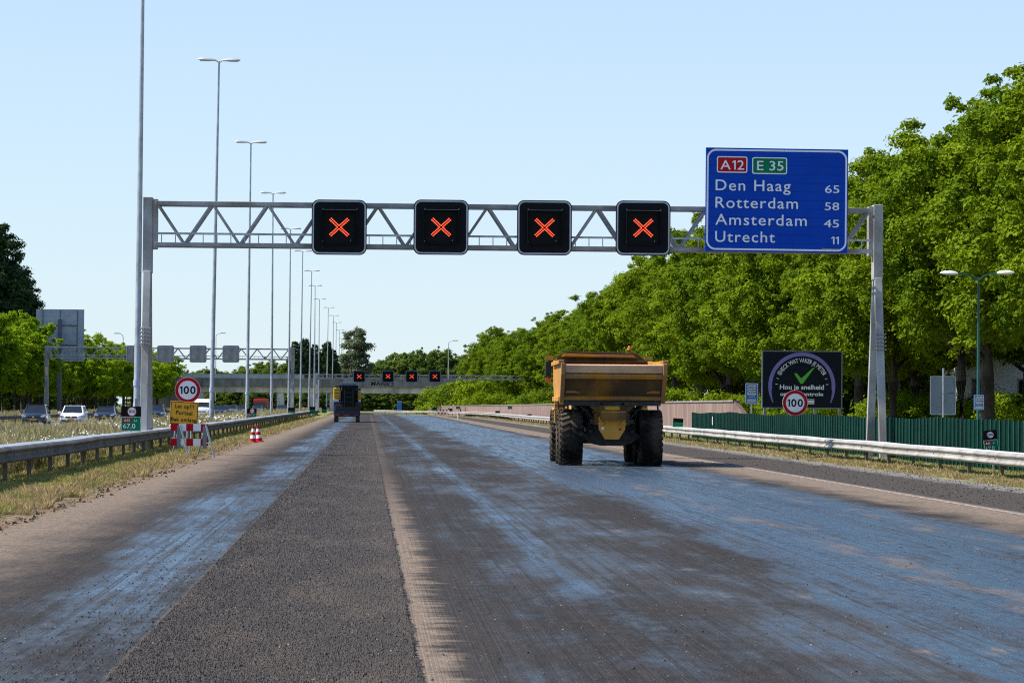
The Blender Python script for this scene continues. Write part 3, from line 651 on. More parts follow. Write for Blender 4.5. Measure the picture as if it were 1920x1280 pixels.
# ---------------------------------------------------------------- lamp posts in the median
bx = [256, 396, 463, 509, 541, 563, 579, 589, 597, 612, 622, 628, 634, 639]; tx_ = [271, 412, 471, 512, 545, 568, 585, 591, 599, 616, 626, 631, 637, 641]
ty_ = [-185, 112, 266, 361, 428, 470, 507, 535, 560, 576, 591, 604, 618, 634]
desc = ['tallest lamp post close beside the left gantry post, its head above the picture', 'tall double headed lamp post behind the speed sign and work board', 'double headed lamp post standing beside the second green kilometre plate', 'slim double headed lamp post, its head just above the near truss', 'slim double headed lamp post with its head inside the truss', 'slim double headed lamp post with its head hidden behind the first red cross']
lamp = None; M['bandpale'] = pm('pale_violet_band', (.42, .43, .60), .5, .1, 2)
for i in range(14):
    Yk = 54*(2.11+i); top = at(tx_[i], ty_[i], Yk); bot = xat(bx[i], Yk); H = top.z
    L = desc[i] if i < 6 else 'distant double headed lamp post far along the row in the median'
    if lamp is None:
        lamp = thing('lamp_post', L, 'lamp post', (bot, Yk, .1), 0, 'double headed lamp posts along the median')
        HH = 20.9; MB().path([(0, 0, 0), (0, 0, 1.6), (0, 0, 1.65), (0, 0, HH*.5), (0, 0, HH)], [.145, .14, .125, .095, .05], 14).build('pole', M['galv'], lamp, smooth=True)
        m = MB(); m.lathe([(.146, 0), (.146, .22)], (0, 0, 2.25), 'z', 14); m.build('blue_band', M['bandpale'], lamp, smooth=True)
        MB().box(0, -.15, 1.55, .1, .03, .45).build('access_door', M['galvdull'], lamp)
        for s in (-1, 1):
            m = MB(); m.path([(0, 0, HH-.1), (s*.16, 0, HH+.04), (s*.4, 0, HH+.05)], [.04, .035, .03], 8)
            prof = [(.13, .03, .06), (.24, .075, .10), (.5, .115, .15), (.82, .13, .17), (1.06, .10, .14), (1.19, .03, .06)]; vs = []; fs2 = []
            for (x, hz, hy) in prof:
                for k in range(10):
                    a_ = 2*math.pi*k/10; z_ = hz*math.sin(a_)*(1.15 if math.sin(a_) > 0 else .5); vs.append((s*x, hy*math.cos(a_), HH+.05+(x-.3)*.03+z_))
            for q_ in range(len(prof)-1):
                for k in range(10): fs2.append((q_*10+k, q_*10+(k+1) % 10, (q_+1)*10+(k+1) % 10, (q_+1)*10+k))
            fs2 += [tuple(range(10)), tuple(50+k for k in range(9, -1, -1))]; m.add(vs, fs2); hd = m.build('lamp_head', M['lumin'], lamp, smooth=True)
            MB().box(s*.82, 0, HH+.02, .5, .2, .05).build('lamp_glass', M['glassgrey'], hd)
        o = lamp
    else: o = dup(lamp, (bot, Yk, .1), 0, L)
    o.scale = (1, 1, (H-.15)/20.95) if i else (1, 1, 1)
    o.rotation_euler = (0, math.atan2(top.x-bot, H)*.9, random.uniform(-.05, .05))

# ---------------------------------------------------------------- overpass
YB = 600; k = YB/5600; zz = lambda y: HC+(757-y)*k
ov = thing('overpass', 'grey concrete road bridge crossing the motorway in the distance', 'bridge', (0, YB, 0))
z0_, z1_, z2_, z3_ = zz(738), zz(727), zz(713), zz(703.5)
xL, xR = -100, 62
MB().box((xL+xR)/2, 3.8, (z0_+z1_)/2, xR-xL, 6.4, z1_-z0_).build('girder', M['concrete_pale'], ov, bevel=.05)
m = MB(); m.box((xL+xR)/2, 3.8, (z1_+z2_)/2, xR-xL, 8.4, z2_-z1_-.006)
m.build('deck_edge', M['concrete'], ov, bevel=.04)
m = MB()
for i in range(20): m.box(xL+8*i+3, -.43, (z1_+z2_)/2, .12, .05, z2_-z1_-.1)
m.build('joint_strip', M['post'], ov)
MB().box((xL+xR)/2, -.3, z2_+.09, xR-xL, .35, .18).build('coping', pm('rusty_coping', (.34, .20, .13), .8, .3, .6), ov)
m = MB()
for yy in (-.25, 7.9):
    m.box((xL+xR)/2, yy, z3_, xR-xL, .07, .08); m.box((xL+xR)/2, yy, z2_+.45, xR-xL, .05, .05)
    for i in range(int((xR-xL)/1.3)): m.box(xL+1.3*i, yy, (z2_+z3_)/2, .06, .05, z3_-z2_)
m.build('railing', M['galvdull'], ov)
MB().box(-36, 7.6, z2_+.55, 46, .03, .8).build('noise_screen', pm('pale_green_screen', (.25, .34, .30), .5, .1, 1), ov)
for (xa_, xb_) in ((-46.5, -34.5), (-34.2, -32.9), (-18.2, -16.8), (-12.0, -10.6), (-7.6, -6.4)):
    MB().box((xa_+xb_)/2, 3.8, z0_/2-.3, xb_-xa_, 5.6 if xb_-xa_ < 3 else 8, z0_+.6-.004).build('pier', M['concrete'] if xb_-xa_ > 3 else M['concrete_pale'], ov, bevel=.05)
MB().box(34, 3.8, z0_/2-.3, 12, 8, z0_+.6-.004).build('abutment', M['concrete'], ov, bevel=.05)
m = MB(); write(m, 'MANKS', xat(695, YB), zz(724.3), 7.4*k, 43*k, -.452, bold=.012, space=1.1)
gv = [(x+.12*(z-zz(724.3)), y, z+.10*math.sin(x*.9)) for x, y, z in m.v]; m.v = gv; m.build('graffiti', M['graffiti'], ov)

# ---------------------------------------------------------------- bracket lamps far behind
def bracket_lamp(label, p, H, arm, s):
    t = thing('bracket_lamp', label, 'street lamp', p, 0)
    MB().path([(0, 0, 0), (0, 0, H*.97), (s*.15, 0, H)], [.12, .07, .06], 8).build('pole', M['galv'], t, smooth=True)
    m = MB(); m.path([(s*.15, 0, H), (s*arm, 0, H+.25)], [.05, .05], 6); m.box(s*(arm+.5), 0, H+.3, 1.1, .3, .16); m.build('lamp_head', M['lumin'], t)
p = at(841, 641, 640); bracket_lamp('single armed street lamp rising above the overpass near its middle', (p.x, 640, 5), p.z-5, 1.0, 1)
p = at(405, 627, 640); bracket_lamp('thin single armed lamp behind the oncoming gantry beside a tall lamp post', (p.x, 640, 2), p.z-2, 1.0, 1)
p = at(231, 628, 560); bracket_lamp('curved single armed lamp above the trees left of the tallest lamp post', (p.x, 560, 0), p.z, .6, -1)
# ---------------------------------------------------------------- signs
def disc_sign(label, px, py, Y, dia, zb, post):
    c = at(px, py, Y); t = thing('speed_sign', label, 'speed sign', (c.x, Y, zb), 0, None); h = c.z-zb; r = dia/2
    MB().prism(circ(r, 40, 0, h), 0, .02).build('sign_plate', M['refwhite'], t)
    MB().ring(circ(r*.975, 40, 0, h), circ(r*.735, 40, 0, h), -.006, 0).build('red_rim', M['signred'], t)
    m = MB(); write(m, '100', 0, h-.285*r, .57*r, 1.22*r, -.006, 'C', bold=.018); m.build('numerals', M['signblack'], t)
    m = MB()
    for dx in post: m.tube((dx, .05, 0), (dx, .05, h+r*.3), .03, None, 10)
    m.build('sign_post', M['galv'], t, smooth=True)
    return t
disc_sign('round 100 sign with red rim standing above the yellow work board', 352, 731, 93.5, 48/5600*93.5, .1, (0,))
disc_sign('round 100 sign with red rim in front of the dark billboard', 1491, 755, 126, 48/5600*126, .05, (0,))

# yellow work board on its own stand
c = at(341, 774, 92.2); kk = 92.2/5600
t = thing('work_board', 'yellow board reading Let op Portaal Bak omlaag on the left verge', 'work sign', (c.x, 92.2, .1)); h = c.z-.1; t.rotation_euler = (0, math.radians(3.0), math.radians(6))
MB().box(0, 0, h, 52*kk, .025, 43*kk).build('board', M['signyellow'], t, bevel=.006)
m = MB(); w_, hh = 52*kk, 43*kk
m.ring(rr(w_*.97, hh*.96, .02, 2, 0, h), rr(w_*.93, hh*.91, .02, 2, 0, h), -.019, -.012)
for s, wf, dz in (('Let op!!!', .68, .205), ('Portaal', .58, -.075), ('Bak omlaag', .90, -.37)): write(m, s, 0, h+dz*hh, .17*hh, wf*w_, -.02, 'C', bold=.01, space=1.1)
m.build('lettering', M['signblack'], t)
m = MB(); m.tube((-.25, .03, 0), (-.25, .03, h), .022); m.tube((.25, .03, 0), (.25, .03, h), .022); m.build('stand', M['galv'], t)

# red and white barrier on trestles
c = at(355, 858, 91); t = thing('road_barrier', 'red and white striped plank barrier on grey trestles under the yellow board', 'barrier', (c.x, 91.2, .09)); kk = 91/5600
xs_ = [(f-355)*kk for f in (319, 334, 348, 361, 375, 389)]
for zc in ((828+840)/2-13, 834):
    pass
for zt in (at(355, 801, 91).z-.09, at(355, 829, 91).z-.09):
    m = MB(); n = 5
    for i in range(n): m.box((xs_[i]+xs_[i+1])/2, 0, zt, xs_[i+1]-xs_[i]-.001, .03, .22, mi=i % 2)
    m.build('plank', [M['signred'], M['refwhite']], t)
for i, dx in enumerate((-.28, .50)):
    m = MB(); z_ = .98
    m.beam((dx-.02, -.05, z_), (dx+.28, -.65, 0), .05, .03); m.beam((dx-.02, .06, z_), (dx-.30, .55, 0), .05, .03); m.beam((dx-.05, -.02, z_-.05), (dx-.05, -.02, .25), .12, .03); m.beam((dx-.16, .3, .42), (dx+.13, -.3, .42), .025, .02)
    m.build('trestle', M['backgrey'], t)
# cones
cn = None
for (px, py, Y, tl, L) in ((475, 829, 131, .0, 'red and white traffic cone on the left verge, the upright one of two'), (487, 826, 134, .13, 'red and white traffic cone tilting behind the upright cone')):
    x = xat(px, Y)
    if cn is None:
        cn = thing('traffic_cone', L, 'traffic cone', (x, Y, zL(x)), 0, 'pair of traffic cones')
        MB().box(0, 0, .025, .42, .42, .05).build('base', M['car_red'], cn, bevel=.01)
        m = MB(); rs = lambda z: .15-.115*z/.76
        for i in range(5): z0c, z1c = .05+.142*i, .05+.142*(i+1); m.lathe([(rs(z0c), z0c), (rs(z1c), z1c)], (0, 0, 0), 'z', 20, mi=i % 2)
        m.lathe([(rs(.76), .76), (.001, .765)], (0, 0, 0), 'z', 20); m.build('cone', [M['signred'], M['refwhite']], cn, smooth=True); o = cn
    else: o = dup(cn, (x, Y, zL(x)), 0, L)
    o.rotation_euler = (0, -tl, 0)

# kilometre plates
def plate(label, loc, w, h, num, post=True, tilt=0.0, dark=.41):
    t = thing('kilometre_plate', label, 'marker plate', loc, 0, 'green kilometre plates with black tops')
    t.rotation_euler = (0, tilt, 0)
    MB().box(0, .012, h*(1-dark/2), w, .024, h*dark).build('black_panel', M['signblack'], t)
    MB().box(0, .012, h*(1-dark)/2-.001, w, .024, h*(1-dark)-.004).build('green_panel', M['signgreen'], t)
    if num:
        m = MB(); m.prism(circ(w*.24, 28, w*.04, h*(1-dark*.5)), -.006, 0); m.build('speed_disc', M['refwhite'], t)
        m = MB(); m.ring(circ(w*.24, 28, w*.04, h*(1-dark*.5)), circ(w*.205, 28, w*.04, h*(1-dark*.5)), -.010, -.004); m.build('disc_rim', M['signred'], t)
        m = MB(); write(m, '100', w*.04, h*(1-dark*.5)-w*.08, w*.16, w*.34, -.008, 'C', bold=.01); m.build('disc_numerals', M['signblack'], t)
        m = MB(); m.prism(rr(w*.40, h*.16, .01, 3, -w*.2, h*.44), -.005, 0); m.build('road_badge', M['signred'], t)
        m = MB(); write(m, 'A12', -w*.2, h*.395, h*.09, w*.30, -.008, 'C', bold=.008); write(m, 'Li', w*.22, h*.395, h*.09, w*.14, -.005, 'C', bold=0)
        write(m, num, -w*.40, h*.12, h*.18, w*.62, -.005, bold=.004)
        m.ring(rr(w*.96, h*(1-dark)*.95, .02, 3, 0, h*(1-dark)/2), rr(w*.93, h*(1-dark)*.91, .02, 3, 0, h*(1-dark)/2), -.005, 0)
        m.build('lettering', M['refwhite'], t)
    if post: MB().tube((0, .04, h*.5), (0, .04, -loc[2]-.02), .025, None, 8).build('post', M['galv'], t)
    return t
kk = 93/5600; p = at(245.5, 808, 93); plate('green kilometre plate reading 67,0 with black 100 panel beside the left gantry post', tuple(p), 37*kk, 46*kk, '67.0')
for px, yb, Y, L in ((472, 788, 205, 'green kilometre plate with black top beside the third lamp post'), (546.5, 780, 285, 'small kilometre plate between two slim lamp posts above the left guardrail'), (586, 775.5, 345, 'tiny kilometre plate in the median, left of the milling machine'), (608, 774, 400, 'tiniest kilometre plate next to the milling machine')):
    p = at(px, yb, Y); plate(L, tuple(p), .66, .82, '66.9' if px == 472 else None)
p = at(1860, 849, 80); plate('tilted kilometre plate reading 67,0 leaning on the dark green fence', tuple(p), .39, .62, '67.0', True, math.radians(-7))
p = at(1270.5, 803, 152); plate('dark kilometre plate low on the pinkish wall just right of the dump truck', tuple(p), .52, .52, None, True, math.radians(4))
rl = ['behind the dump truck mirror on the pink wall', 'second beyond the dump truck', 'third beyond the dump truck', 'next to the small white bollard', 'close to the striped works boards', 'farthest, where the pink wall starts']
for i, (px, yb, Y) in enumerate(((993, 785, 296), (933, 779, 365), (893, 777, 415), (866.5, 775, 436), (844, 774.5, 446), (815, 772.5, 455))):
    p = at(px, yb, Y); plate('small green and black roadside plate, ' + rl[i], tuple(p), 8.5/5600*Y, 9/5600*Y, None, True, random.uniform(-.08, .08))
for px, py, Y, L in ((956, 764, 306, 'green square plate fixed high on the pink wall nearer the dump truck'), (859, 764, 425, 'green square plate fixed high on the far pink wall')):
    p = at(px, py, Y); o = MB().box(0, 0, 0, 8/5600*Y, .03, 5.5/5600*Y).build('wall_plate', M['fenceedge'], loc=tuple(p)); tag(o, L, 'plate')
# far works boards
for px, L in ((824, 'far red and white works board left of the others by the pink wall'), (836, 'far red and white works board right of its twin by the pink wall')):
    p = at(px, 778, 440); t = thing('works_board', L, 'barrier', (p.x, 440, .05), 0, 'far striped works boards'); w_ = .75; m = MB()
    for i in range(4): m.box((i-1.5)*w_/3, 0, .75, w_/3-.001, .03, .25, mi=i % 2)
    for i in range(4): m.box((i-1.5)*w_/3, 0, .32, w_/3-.001, .03, .25, mi=(i+1) % 2)
    m.build('plank', [M['signred'], M['refwhite']], t); m = MB(); m.box(-.35, .05, .45, .05, .05, .9); m.box(.35, .05, .45, .05, .05, .9); m.build('frame', M['galv'], t)
p = at(859, 786, 330); t = thing('bollard', 'small white bollard on the right verge before the pink wall', 'bollard', (p.x, 330, .02)); MB().path([(0, 0, 0), (0, 0, .75), (0, 0, .85)], [.06, .06, .03], 8).build('shaft', M['white'], t); MB().box(0, -.065, .62, .08, .02, .16).build('reflector', M['signred'], t)

# corrugated fence
t = thing('corrugated_fence', 'dark green corrugated metal fence behind the right guardrail', 'fence', (17.55, 0, 0)); fm_ = MB(); Y = 34.2; topz = lambda Y: 1.40+.035*math.sin(Y*.23)+.02*math.sin(Y*.71)
pts = []
while Y < 161:
    j = random.uniform(-.04, .04)
    for dx, dy in ((0, 0), (0, .40), (.07, .44), (.07, .56)): pts.append((dx, Y+dy+j*.3, topz(Y)+random.uniform(-.012, .012)))
    Y += .6
vs = []; fs_ = []; mi = []
for i, (x, y, z) in enumerate(pts):
    vs += [(x, y, -.1), (x, y, z), (x+.02, y, -.1), (x+.02, y, z)]
for i in range(len(pts)-1):
    a_ = i*4; fs_ += [(a_, a_+4, a_+5, a_+1), (a_+2, a_+3, a_+7, a_+6), (a_+1, a_+5, a_+7, a_+3)]
fm_.add(vs, fs_); fm_.build('sheeting', M['fencegreen'], t)
m = MB()
for i in range(0, len(pts), 4): m.box(pts[i][0]-.012, pts[i][1]+.006, pts[i][2]/2, .014, .02, pts[i][2]+.02)
m.build('pale_sheet_edges', M['fenceedge'], t)  # strips paler than the sheeting, one along each rib
m = MB(); m.box(-.05, 152-1.0-.0, 1.0, .02, .22, .42); m.build('white_tag', M['white'], t)
m = MB()
for i in range(32): m.box(.14, 35.5+4*i, .6, .08, .08, 1.3)
m.build('rear_posts', M['post'], t)

# pink concrete noise wall
def wallx(Y): return float(np.interp(Y, [150, 170, 280, 380, 430, 470, 490, 520], [19.6, 19.2, 17.2, 16.2, 14.2, 10.6, 8.2, 4]))
def wallz(Y): return float(np.interp(Y, [150, 165, 280, 400, 480], [1.98, 1.97, 1.75, 1.55, 1.36]))
nw = NT('pink_ribbed_concrete'); sx = nw.new('ShaderNodeSeparateXYZ'); nw.t.links.new(nw.tc.outputs['Object'], sx.inputs[0])
st = nw.noise(1.0, 4, nw.vec(1, 1.4, .25)); nw.set(**{'Base Color': nw.mix(nw.ss(st, .3, .7), (.165, .105, .085), (.27, .185, .15)), 'Roughness': .9}); nw.bump(nw.noise(1.0, 3, nw.vec(6, 6, 1)), .6, .05)
t = thing('noise_wall', 'long pinkish ribbed concrete wall behind the right guardrail', 'wall', (0, 0, 0)); Y = 158.0; n = 0
capm = pm('grey_wall_coping', (.26, .23, .21), .9, .25, 1)
while Y < 476:
    Y2 = min(Y+14, 478); m = MB(); vs = []; xa_, xb_ = wallx(Y+.03), wallx(Y2-.03)
    for (x, y) in ((xa_, Y+.03), (xb_, Y2-.03)):
        zt_ = wallz(y); vs += [(x, y, -.1), (x, y, zt_), (x+.3, y, zt_), (x+.3, y, -.1)]
    m.add(vs, [(0, 4, 5, 1), (1, 5, 6, 2), (2, 6, 7, 3), (0, 1, 2, 3), (4, 7, 6, 5)]); m.build('wall_panel', nw.m, t)
    m = MB(); m.beam((xa_+.15, Y, wallz(Y)+.045), (xb_+.15, Y2-.005, wallz(Y2)+.045), .42, .085); m.build('coping', capm, t)
    Y = Y2
m = MB(); m.add([(19.45, 157.9, -.1), (19.45, 157.9, 1.98), (20.05, 156.4, .9), (20.05, 156.4, -.1), (19.75, 158.2, -.1), (19.75, 158.2, 1.98), (20.35, 156.7, .9), (20.35, 156.7, -.1)], [(0, 1, 2, 3), (4, 7, 6, 5), (1, 5, 6, 2), (0, 4, 5, 1), (3, 2, 6, 7)]); m.build('wing_wall', nw.m, t)

# billboard
YBb = 150; kk = YBb/5600; c = at(1504, 711.5, YBb); t = thing('billboard', 'dark billboard with a purple speed dial arc and a green tick', 'billboard', (c.x, YBb, .1)); h = c.z-.1; w_, hh = 151*kk, 107*kk
MB().box(0, .05, h, w_, .1, hh).build('panel', M['navy'], t)
MB().ring([(sx_*w_*.505, h+sz*hh*.507) for sx_, sz in ((1, -1), (1, 1), (-1, 1), (-1, -1))], [(sx_*w_*.492, h+sz*hh*.49) for sx_, sz in ((1, -1), (1, 1), (-1, 1), (-1, -1))], -.02, .11).build('frame', M['backgrey'], t)
zx = lambda a_: (1220+a_*.22917-1504)*kk
zy = lambda a_: h+(711.5-(640+a_*.22917))*kk
cx, cz, R1 = zx(1237), zy(365), (zx(1515)-zx(960))/2
cir = []
for i in range(49):
    a_ = math.radians(-30+240*i/48); cir.append((a_, (1.0 if 3 < i < 45 else .35+.65*min(i, 48-i)/3.)))
m = MB(); o_ = []; i_ = []
for a_, f in cir:
    o_.append((cx+R1*math.cos(a_), -.006, cz+R1*math.sin(a_))); wi = R1*(.11*f if math.sin(a_) > -.1 else .075*f); i_.append((cx+(R1-wi)*math.cos(a_), -.006, cz+(R1-wi)*math.sin(a_)))
m.add(o_+i_, [(i, i+1, 49+i+1, 49+i) for i in range(48)]); m.build('dial_arc', M['purple'], t)
m = MB(); s_ = 'CHECK WAT VAKER JE METER'; Rt = R1*.70
def arc(x, z, y): a_ = math.radians(90)-x/Rt; r_ = Rt+z; return (cx+r_*math.cos(a_), y, cz+r_*math.sin(a_))
write(m, s_, 0, 0, R1*.125, Rt*math.radians(128), -.006, 'C', bold=.008, fn=lambda a_, b_, c_: arc(a_, b_, c_))
m.build('slogan_arc', M['refwhite'], t); m = MB()
for dg in (4, 17, 30, 150, 163, 176):
    a_ = math.radians(dg); m.beam((cx+R1*.72*math.cos(a_), -.006, cz+R1*.72*math.sin(a_)), (cx+R1*.79*math.cos(a_), -.006, cz+R1*.79*math.sin(a_)), .012, .03)
m.build('dial_ticks', M['refwhite'], t); m = MB(); write(m, 'Hou je snelheid', zx(1055), zy(392), 37*.22917*kk, zx(1420)-zx(1055), -.006, bold=.022); m.build('slogan_line', M['refwhite'], t); m = MB(); write(m, 'onder controle', zx(1058), zy(445), 30*.22917*kk, zx(1415)-zx(1058), -.006, bold=.022)
m.build('slogan_line', M['refwhite'], t); m = MB(); m.ring(rr(zx(1340)-zx(1220), .26, .02, 3, zx(1280), zy(493)), rr(zx(1340)-zx(1226), .20, .02, 3, zx(1280), zy(493)), -.008, -.001)
write(m, 'HVZN', zx(1272), zy(503), .10, zx(1334)-zx(1272), -.006, bold=.02) if False else m.box(zx(1308), -.006, zy(493), .34, .008, .13)
m.build('sender_logo', M['refwhite'], t)
m = MB(); P_ = [(1173, 262), (1192, 258), (1232, 302), (1325, 216), (1345, 208), (1245, 345), (1225, 345)]
m.prism([(zx(a_), zy(b_)) for a_, b_ in P_], -.012, -.001); m.build('green_tick', M['checkgreen'], t)
for dx in (-.46, -.12, .17, .48):
    MB().box(dx*w_, .2, h/2-hh*.05, .14, .14, h+.1).build('support_post', M['galvdull'], t)

# water protection signs
def water(label, px0, px1, py0, py1, Y, post):
    kk = Y/5600; c = at((px0+px1)/2, (py0+py1)/2, Y); w_, hh = (px1-px0)*kk, (py1-py0)*kk
    t = thing('water_area_sign', label, 'info sign', (c.x, Y, .05), 0, 'blue water area signs'); h = c.z-.05
    MB().box(0, .012, h, w_, .024, hh).build('plate', M['waterblue'], t)
    MB().ring(rr(w_*.97, hh*.98, .03, 3, 0, h), rr(w_*.90, hh*.93, .02, 3, 0, h), -.004, 0).build('rim', M['refwhite'], t)
    MB().box(0, -.002, h+hh*.17, w_*.68, .006, hh*.46).build('symbol_panel', M['refwhite'], t)
    m = MB()
    for i in range(5):
        z_ = h+hh*(.02+.078*i); q = [(w_*.66*(f/12-.5), z_+hh*.022*math.sin(f/12*4*math.pi+1)) for f in range(13)]
        for f in range(12): m.beam((q[f][0], -.008, q[f][1]), (q[f+1][0], -.008, q[f+1][1]), .004, hh*.034)
    m.build('wave_symbol', M['signblack'], t)
    m = MB(); m.box(0, -.002, h-hh*.34, w_*.72, .006, hh*.15); m.box(0, -.002, h-hh*.15, w_*.5, .006, hh*.035); m.build('text_panel', M['tan'], t)
    if post: MB().tube((0, .05, 0), (0, .05, h), .035).build('post', M['galv'], t, smooth=True)
water('blue water area sign standing left of the dark billboard', 1397.5, 1421.5, 718, 757, 147, True)
water('blue water area sign on the green double armed lamp post', 1826, 1845, 740, 768, 107.7, False)
# green lamp
Y = 108; tp = at(1832, 524, Y); t = thing('green_lamp_post', 'dark green lamp post with two curved arms behind the corrugated fence', 'lamp post', (xat(1834, Y), Y, .05)); H = tp.z-.05
MB().path([(0, 0, 0), (0, 0, 1.3), (0, 0, 1.35), (0, 0, H)], [.085, .08, .06, .04], 12).build('pole', M['greenpost'], t, smooth=True)
for s, px, py in ((-1, 1795, 513), (1, 1870, 512)):
    e = at(px, py, Y)-Vector((xat(1834, Y), Y, .05)); m = MB()
    m.path([(0, 0, H-.02), (e.x*.3, 0, H+(e.z-H)*.55), (e.x*.65, 0, H+(e.z-H)*.9), (e.x, 0, e.z)], [.035, .03, .028, .026], 8); ar = m.build('arm', M['greenpost'], t, smooth=True)
    m = MB(); vs = []; fs2 = []; prof = [(-.02, .03, .04), (.08, .07, .09), (.3, .09, .13), (.5, .07, .12), (.63, .02, .04)]
    for (x, hz, hy) in prof:
        for k_ in range(10):
            a_ = 2*math.pi*k_/10; z_ = hz*math.sin(a_)*(1.2 if math.sin(a_) > 0 else .7); vs.append((e.x+s*x, hy*math.cos(a_), e.z+z_+x*.03))
    for q_ in range(4):
        for k_ in range(10): fs2.append((q_*10+k_, q_*10+(k_+1) % 10, (q_+1)*10+(k_+1) % 10, (q_+1)*10+k_))
    fs2 += [tuple(range(10)), tuple(40+k_ for k_ in range(9, -1, -1))]; m.add(vs, fs2); m.build('lamp_head', M['white'], t, smooth=True)
# grey sign back on the right
Y = 104; kk = Y/5600; c = at(1768, 741, Y); t = thing('road_sign', 'plain grey back of a portrait road sign right of the gantry leg', 'sign back', (c.x, Y, .05)); h = c.z-.05
MB().prism(rr(48*kk, 72*kk, .05, 4, 0, h), 0, .02).build('plate', M['backgrey'], t)
MB().ring(rr(49*kk, 73*kk, .05, 4, 0, h), rr(46*kk, 70*kk, .05, 4, 0, h), -.02, .0).build('edge_rim', M['galv'], t)
MB().tube((0, -.05, 0), (0, -.05, at(1768, 690, Y).z-.05), .03).build('post', M['galv'], t, smooth=True)
MB().box(.28, -.004, h+.08, .2, .006, .05).build('sticker', M['fenceedge'], t)
# big sign back on the left
Y = 372; kk = Y/5600; c = at(112.5, 628.5, Y); t = thing('large_road_sign', 'huge ribbed grey back of a roadside sign in front of the left trees', 'sign back', (c.x, Y, 0)); h = c.z; w_, hh = 89*kk, 97*kk
m = MB(); n = 24
for i in range(n): m.box(0, 0, h-hh/2+hh*(i+.5)/n, w_, .05+.04*(i % 2), hh/n*.98)
m.build('panel', pm('ribbed_sign_back', (.33, .37, .41), .55, .12, 1.2, .1), t)
m = MB(); m.box(0, -.32, h-hh*.08, .42, .42, hh*.78); m.box(0, -.32, (h-hh*.47)/2, .46, .46, h-hh*.47); m.build('support_post', M['mach_grey'] if False else pm('dark_grey_post', (.10, .12, .16), .5, .1, 1), t)
m = MB(); m.box(0, -.1, h+hh*.19, w_*.72, .1, .16); m.box(0, -.1, h-hh*.19, w_*.72, .1, .16)
for f in (-.36, 0, .36): m.box(f*w_, -.075, h, .09, .06, hh*.98)
m.build('rear_bracing', M['post'], t)
# portable toilet far away
p = at(749, 757, 590); t = thing('portable_toilet', 'blue portable toilet behind the far guardrail', 'toilet', (p.x, 590, .1)); MB().box(0, 0, 1.0, .95, .95, 2.0, taper=.97).build('cabin', M['toilet'], t, bevel=.04); MB().box(0, -.49, .95, .62, .03, 1.7).build('door', M['waterblue'], t); MB().prism([(-.5, 2.0), (.5, 2.0), (.4, 2.15), (-.4, 2.15)], -.48, .48).build('roof', M['lumin'], t)
# pale building glimpsed between trunks
t = thing('pale_building', 'pale grey building glimpsed between the dark trunks on the right', 'building', (xat(1888, 190), 190, 0)); MB().box(0, 4, 2.6, 5.4, 7, 5.0).build('wall', M['facade'], t); MB().box(0, 4, 5.2, 5.8, 7.4, .25).build('roof_edge', M['backgrey'], t)
for f in (-1.5, 1.5): 
    w = MB().box(f, .52, 3.0, 1.4, .1, 1.3).build('window', M['galvdull'], t); MB().box(f, .46, 3.0, 1.2, .03, 1.1).build('pane', M['glass'], w)
# ---------------------------------------------------------------- articulated dump truck
def tyre_mesh(R, wd, lug=True, n=40):
    m = MB(); h = wd/2; rb = R-.045 if lug else R
    m.lathe([(R*.56, -h*.86), (R*.70, -h), (R*.88, -h*.99), (rb*.975, -h*.9), (rb, -h*.7), (rb, h*.7), (rb*.975, h*.9), (R*.88, h*.99), (R*.70, h), (R*.56, h*.86)], (0, 0, 0), 'x', n)
    if lug:
        N = 26
        for s in (-1, 1):
            for k in range(N):
                a = 2*math.pi*(k+(.25 if s > 0 else -.25))/N; q = Matrix.Rotation(a, 3, 'X') @ Matrix.Rotation(s*math.radians(24), 3, 'Y')
                c = Matrix.Rotation(a, 3, 'X') @ Vector((s*h*.53, 0, R-.04)); m.box(c.x, c.y, c.z, h*.88, .085, .085, Matrix.Rotation(a, 3, 'X') @ Matrix.Rotation(s*math.radians(24), 3, 'Z'))
                c = Matrix.Rotation(a, 3, 'X') @ Vector((s*h*.985, 0, R-.11)); m.box(c.x, c.y, c.z, .05, .075, .17, Matrix.Rotation(a, 3, 'X'))
    return m
tx0 = xat(1144, 87); tr = thing('dump_truck', 'yellow articulated dump truck driving away with dusty tipper body', 'dump truck', (tx0, 87, 0), math.radians(-1.2))
wproto = None
for (x, y) in ((-1.16, 0), (1.16, 0), (-1.16, 1.75), (1.16, 1.75), (-1.16, 5.9), (1.16, 5.9)):
    w = bpy.data.objects.new('wheel', None); C.objects.link(w); w.parent = tr; w.location = (x, y, .80)
    if wproto is None:
        ty = tyre_mesh(.815, .64).build('tyre', M['blackrub'], w, smooth=False); ty.data.shade_smooth(); ty.data.set_sharp_from_angle(angle=.6)
        m = MB(); m.lathe([(.46, -.22), (.44, .05), (.30, .10), (.26, .2), (.12, .24), (.001, .24)], (0, 0, 0), 'x', 24); m.lathe([(.46, -.22), (.1, -.2), (.001, -.2)], (0, 0, 0), 'x', 24)
        ri = m.build('rim', M['adtclean'], w, smooth=True); wproto = (ty, ri)
    else:
        for c in wproto: d = c.copy(); C.objects.link(d); d.parent = w
    if x < 0: w.rotation_euler = (random.random(), 0, math.pi)
    else: w.rotation_euler = (random.random(), 0, 0)
BW = 1.45
prof = [(-1.82, 2.92), (-1.80, 2.66), (-.95, 1.86), (3.4, 1.80), (4.3, 2.35), (4.45, 3.10), (3.6, 3.08)]
m = MB()
for s in (-1, 1):
    m.prism(prof, s*BW-.04, s*BW+.04, 'x')
    m.box(s*(BW+.05), 1.1, 2.98, .16, 5.2, .12); m.box(s*(BW+.05), 1.2, 1.92, .12, 4.2, .14)
body = m.build('tipper_body', M['adt'], tr, bevel=.015)
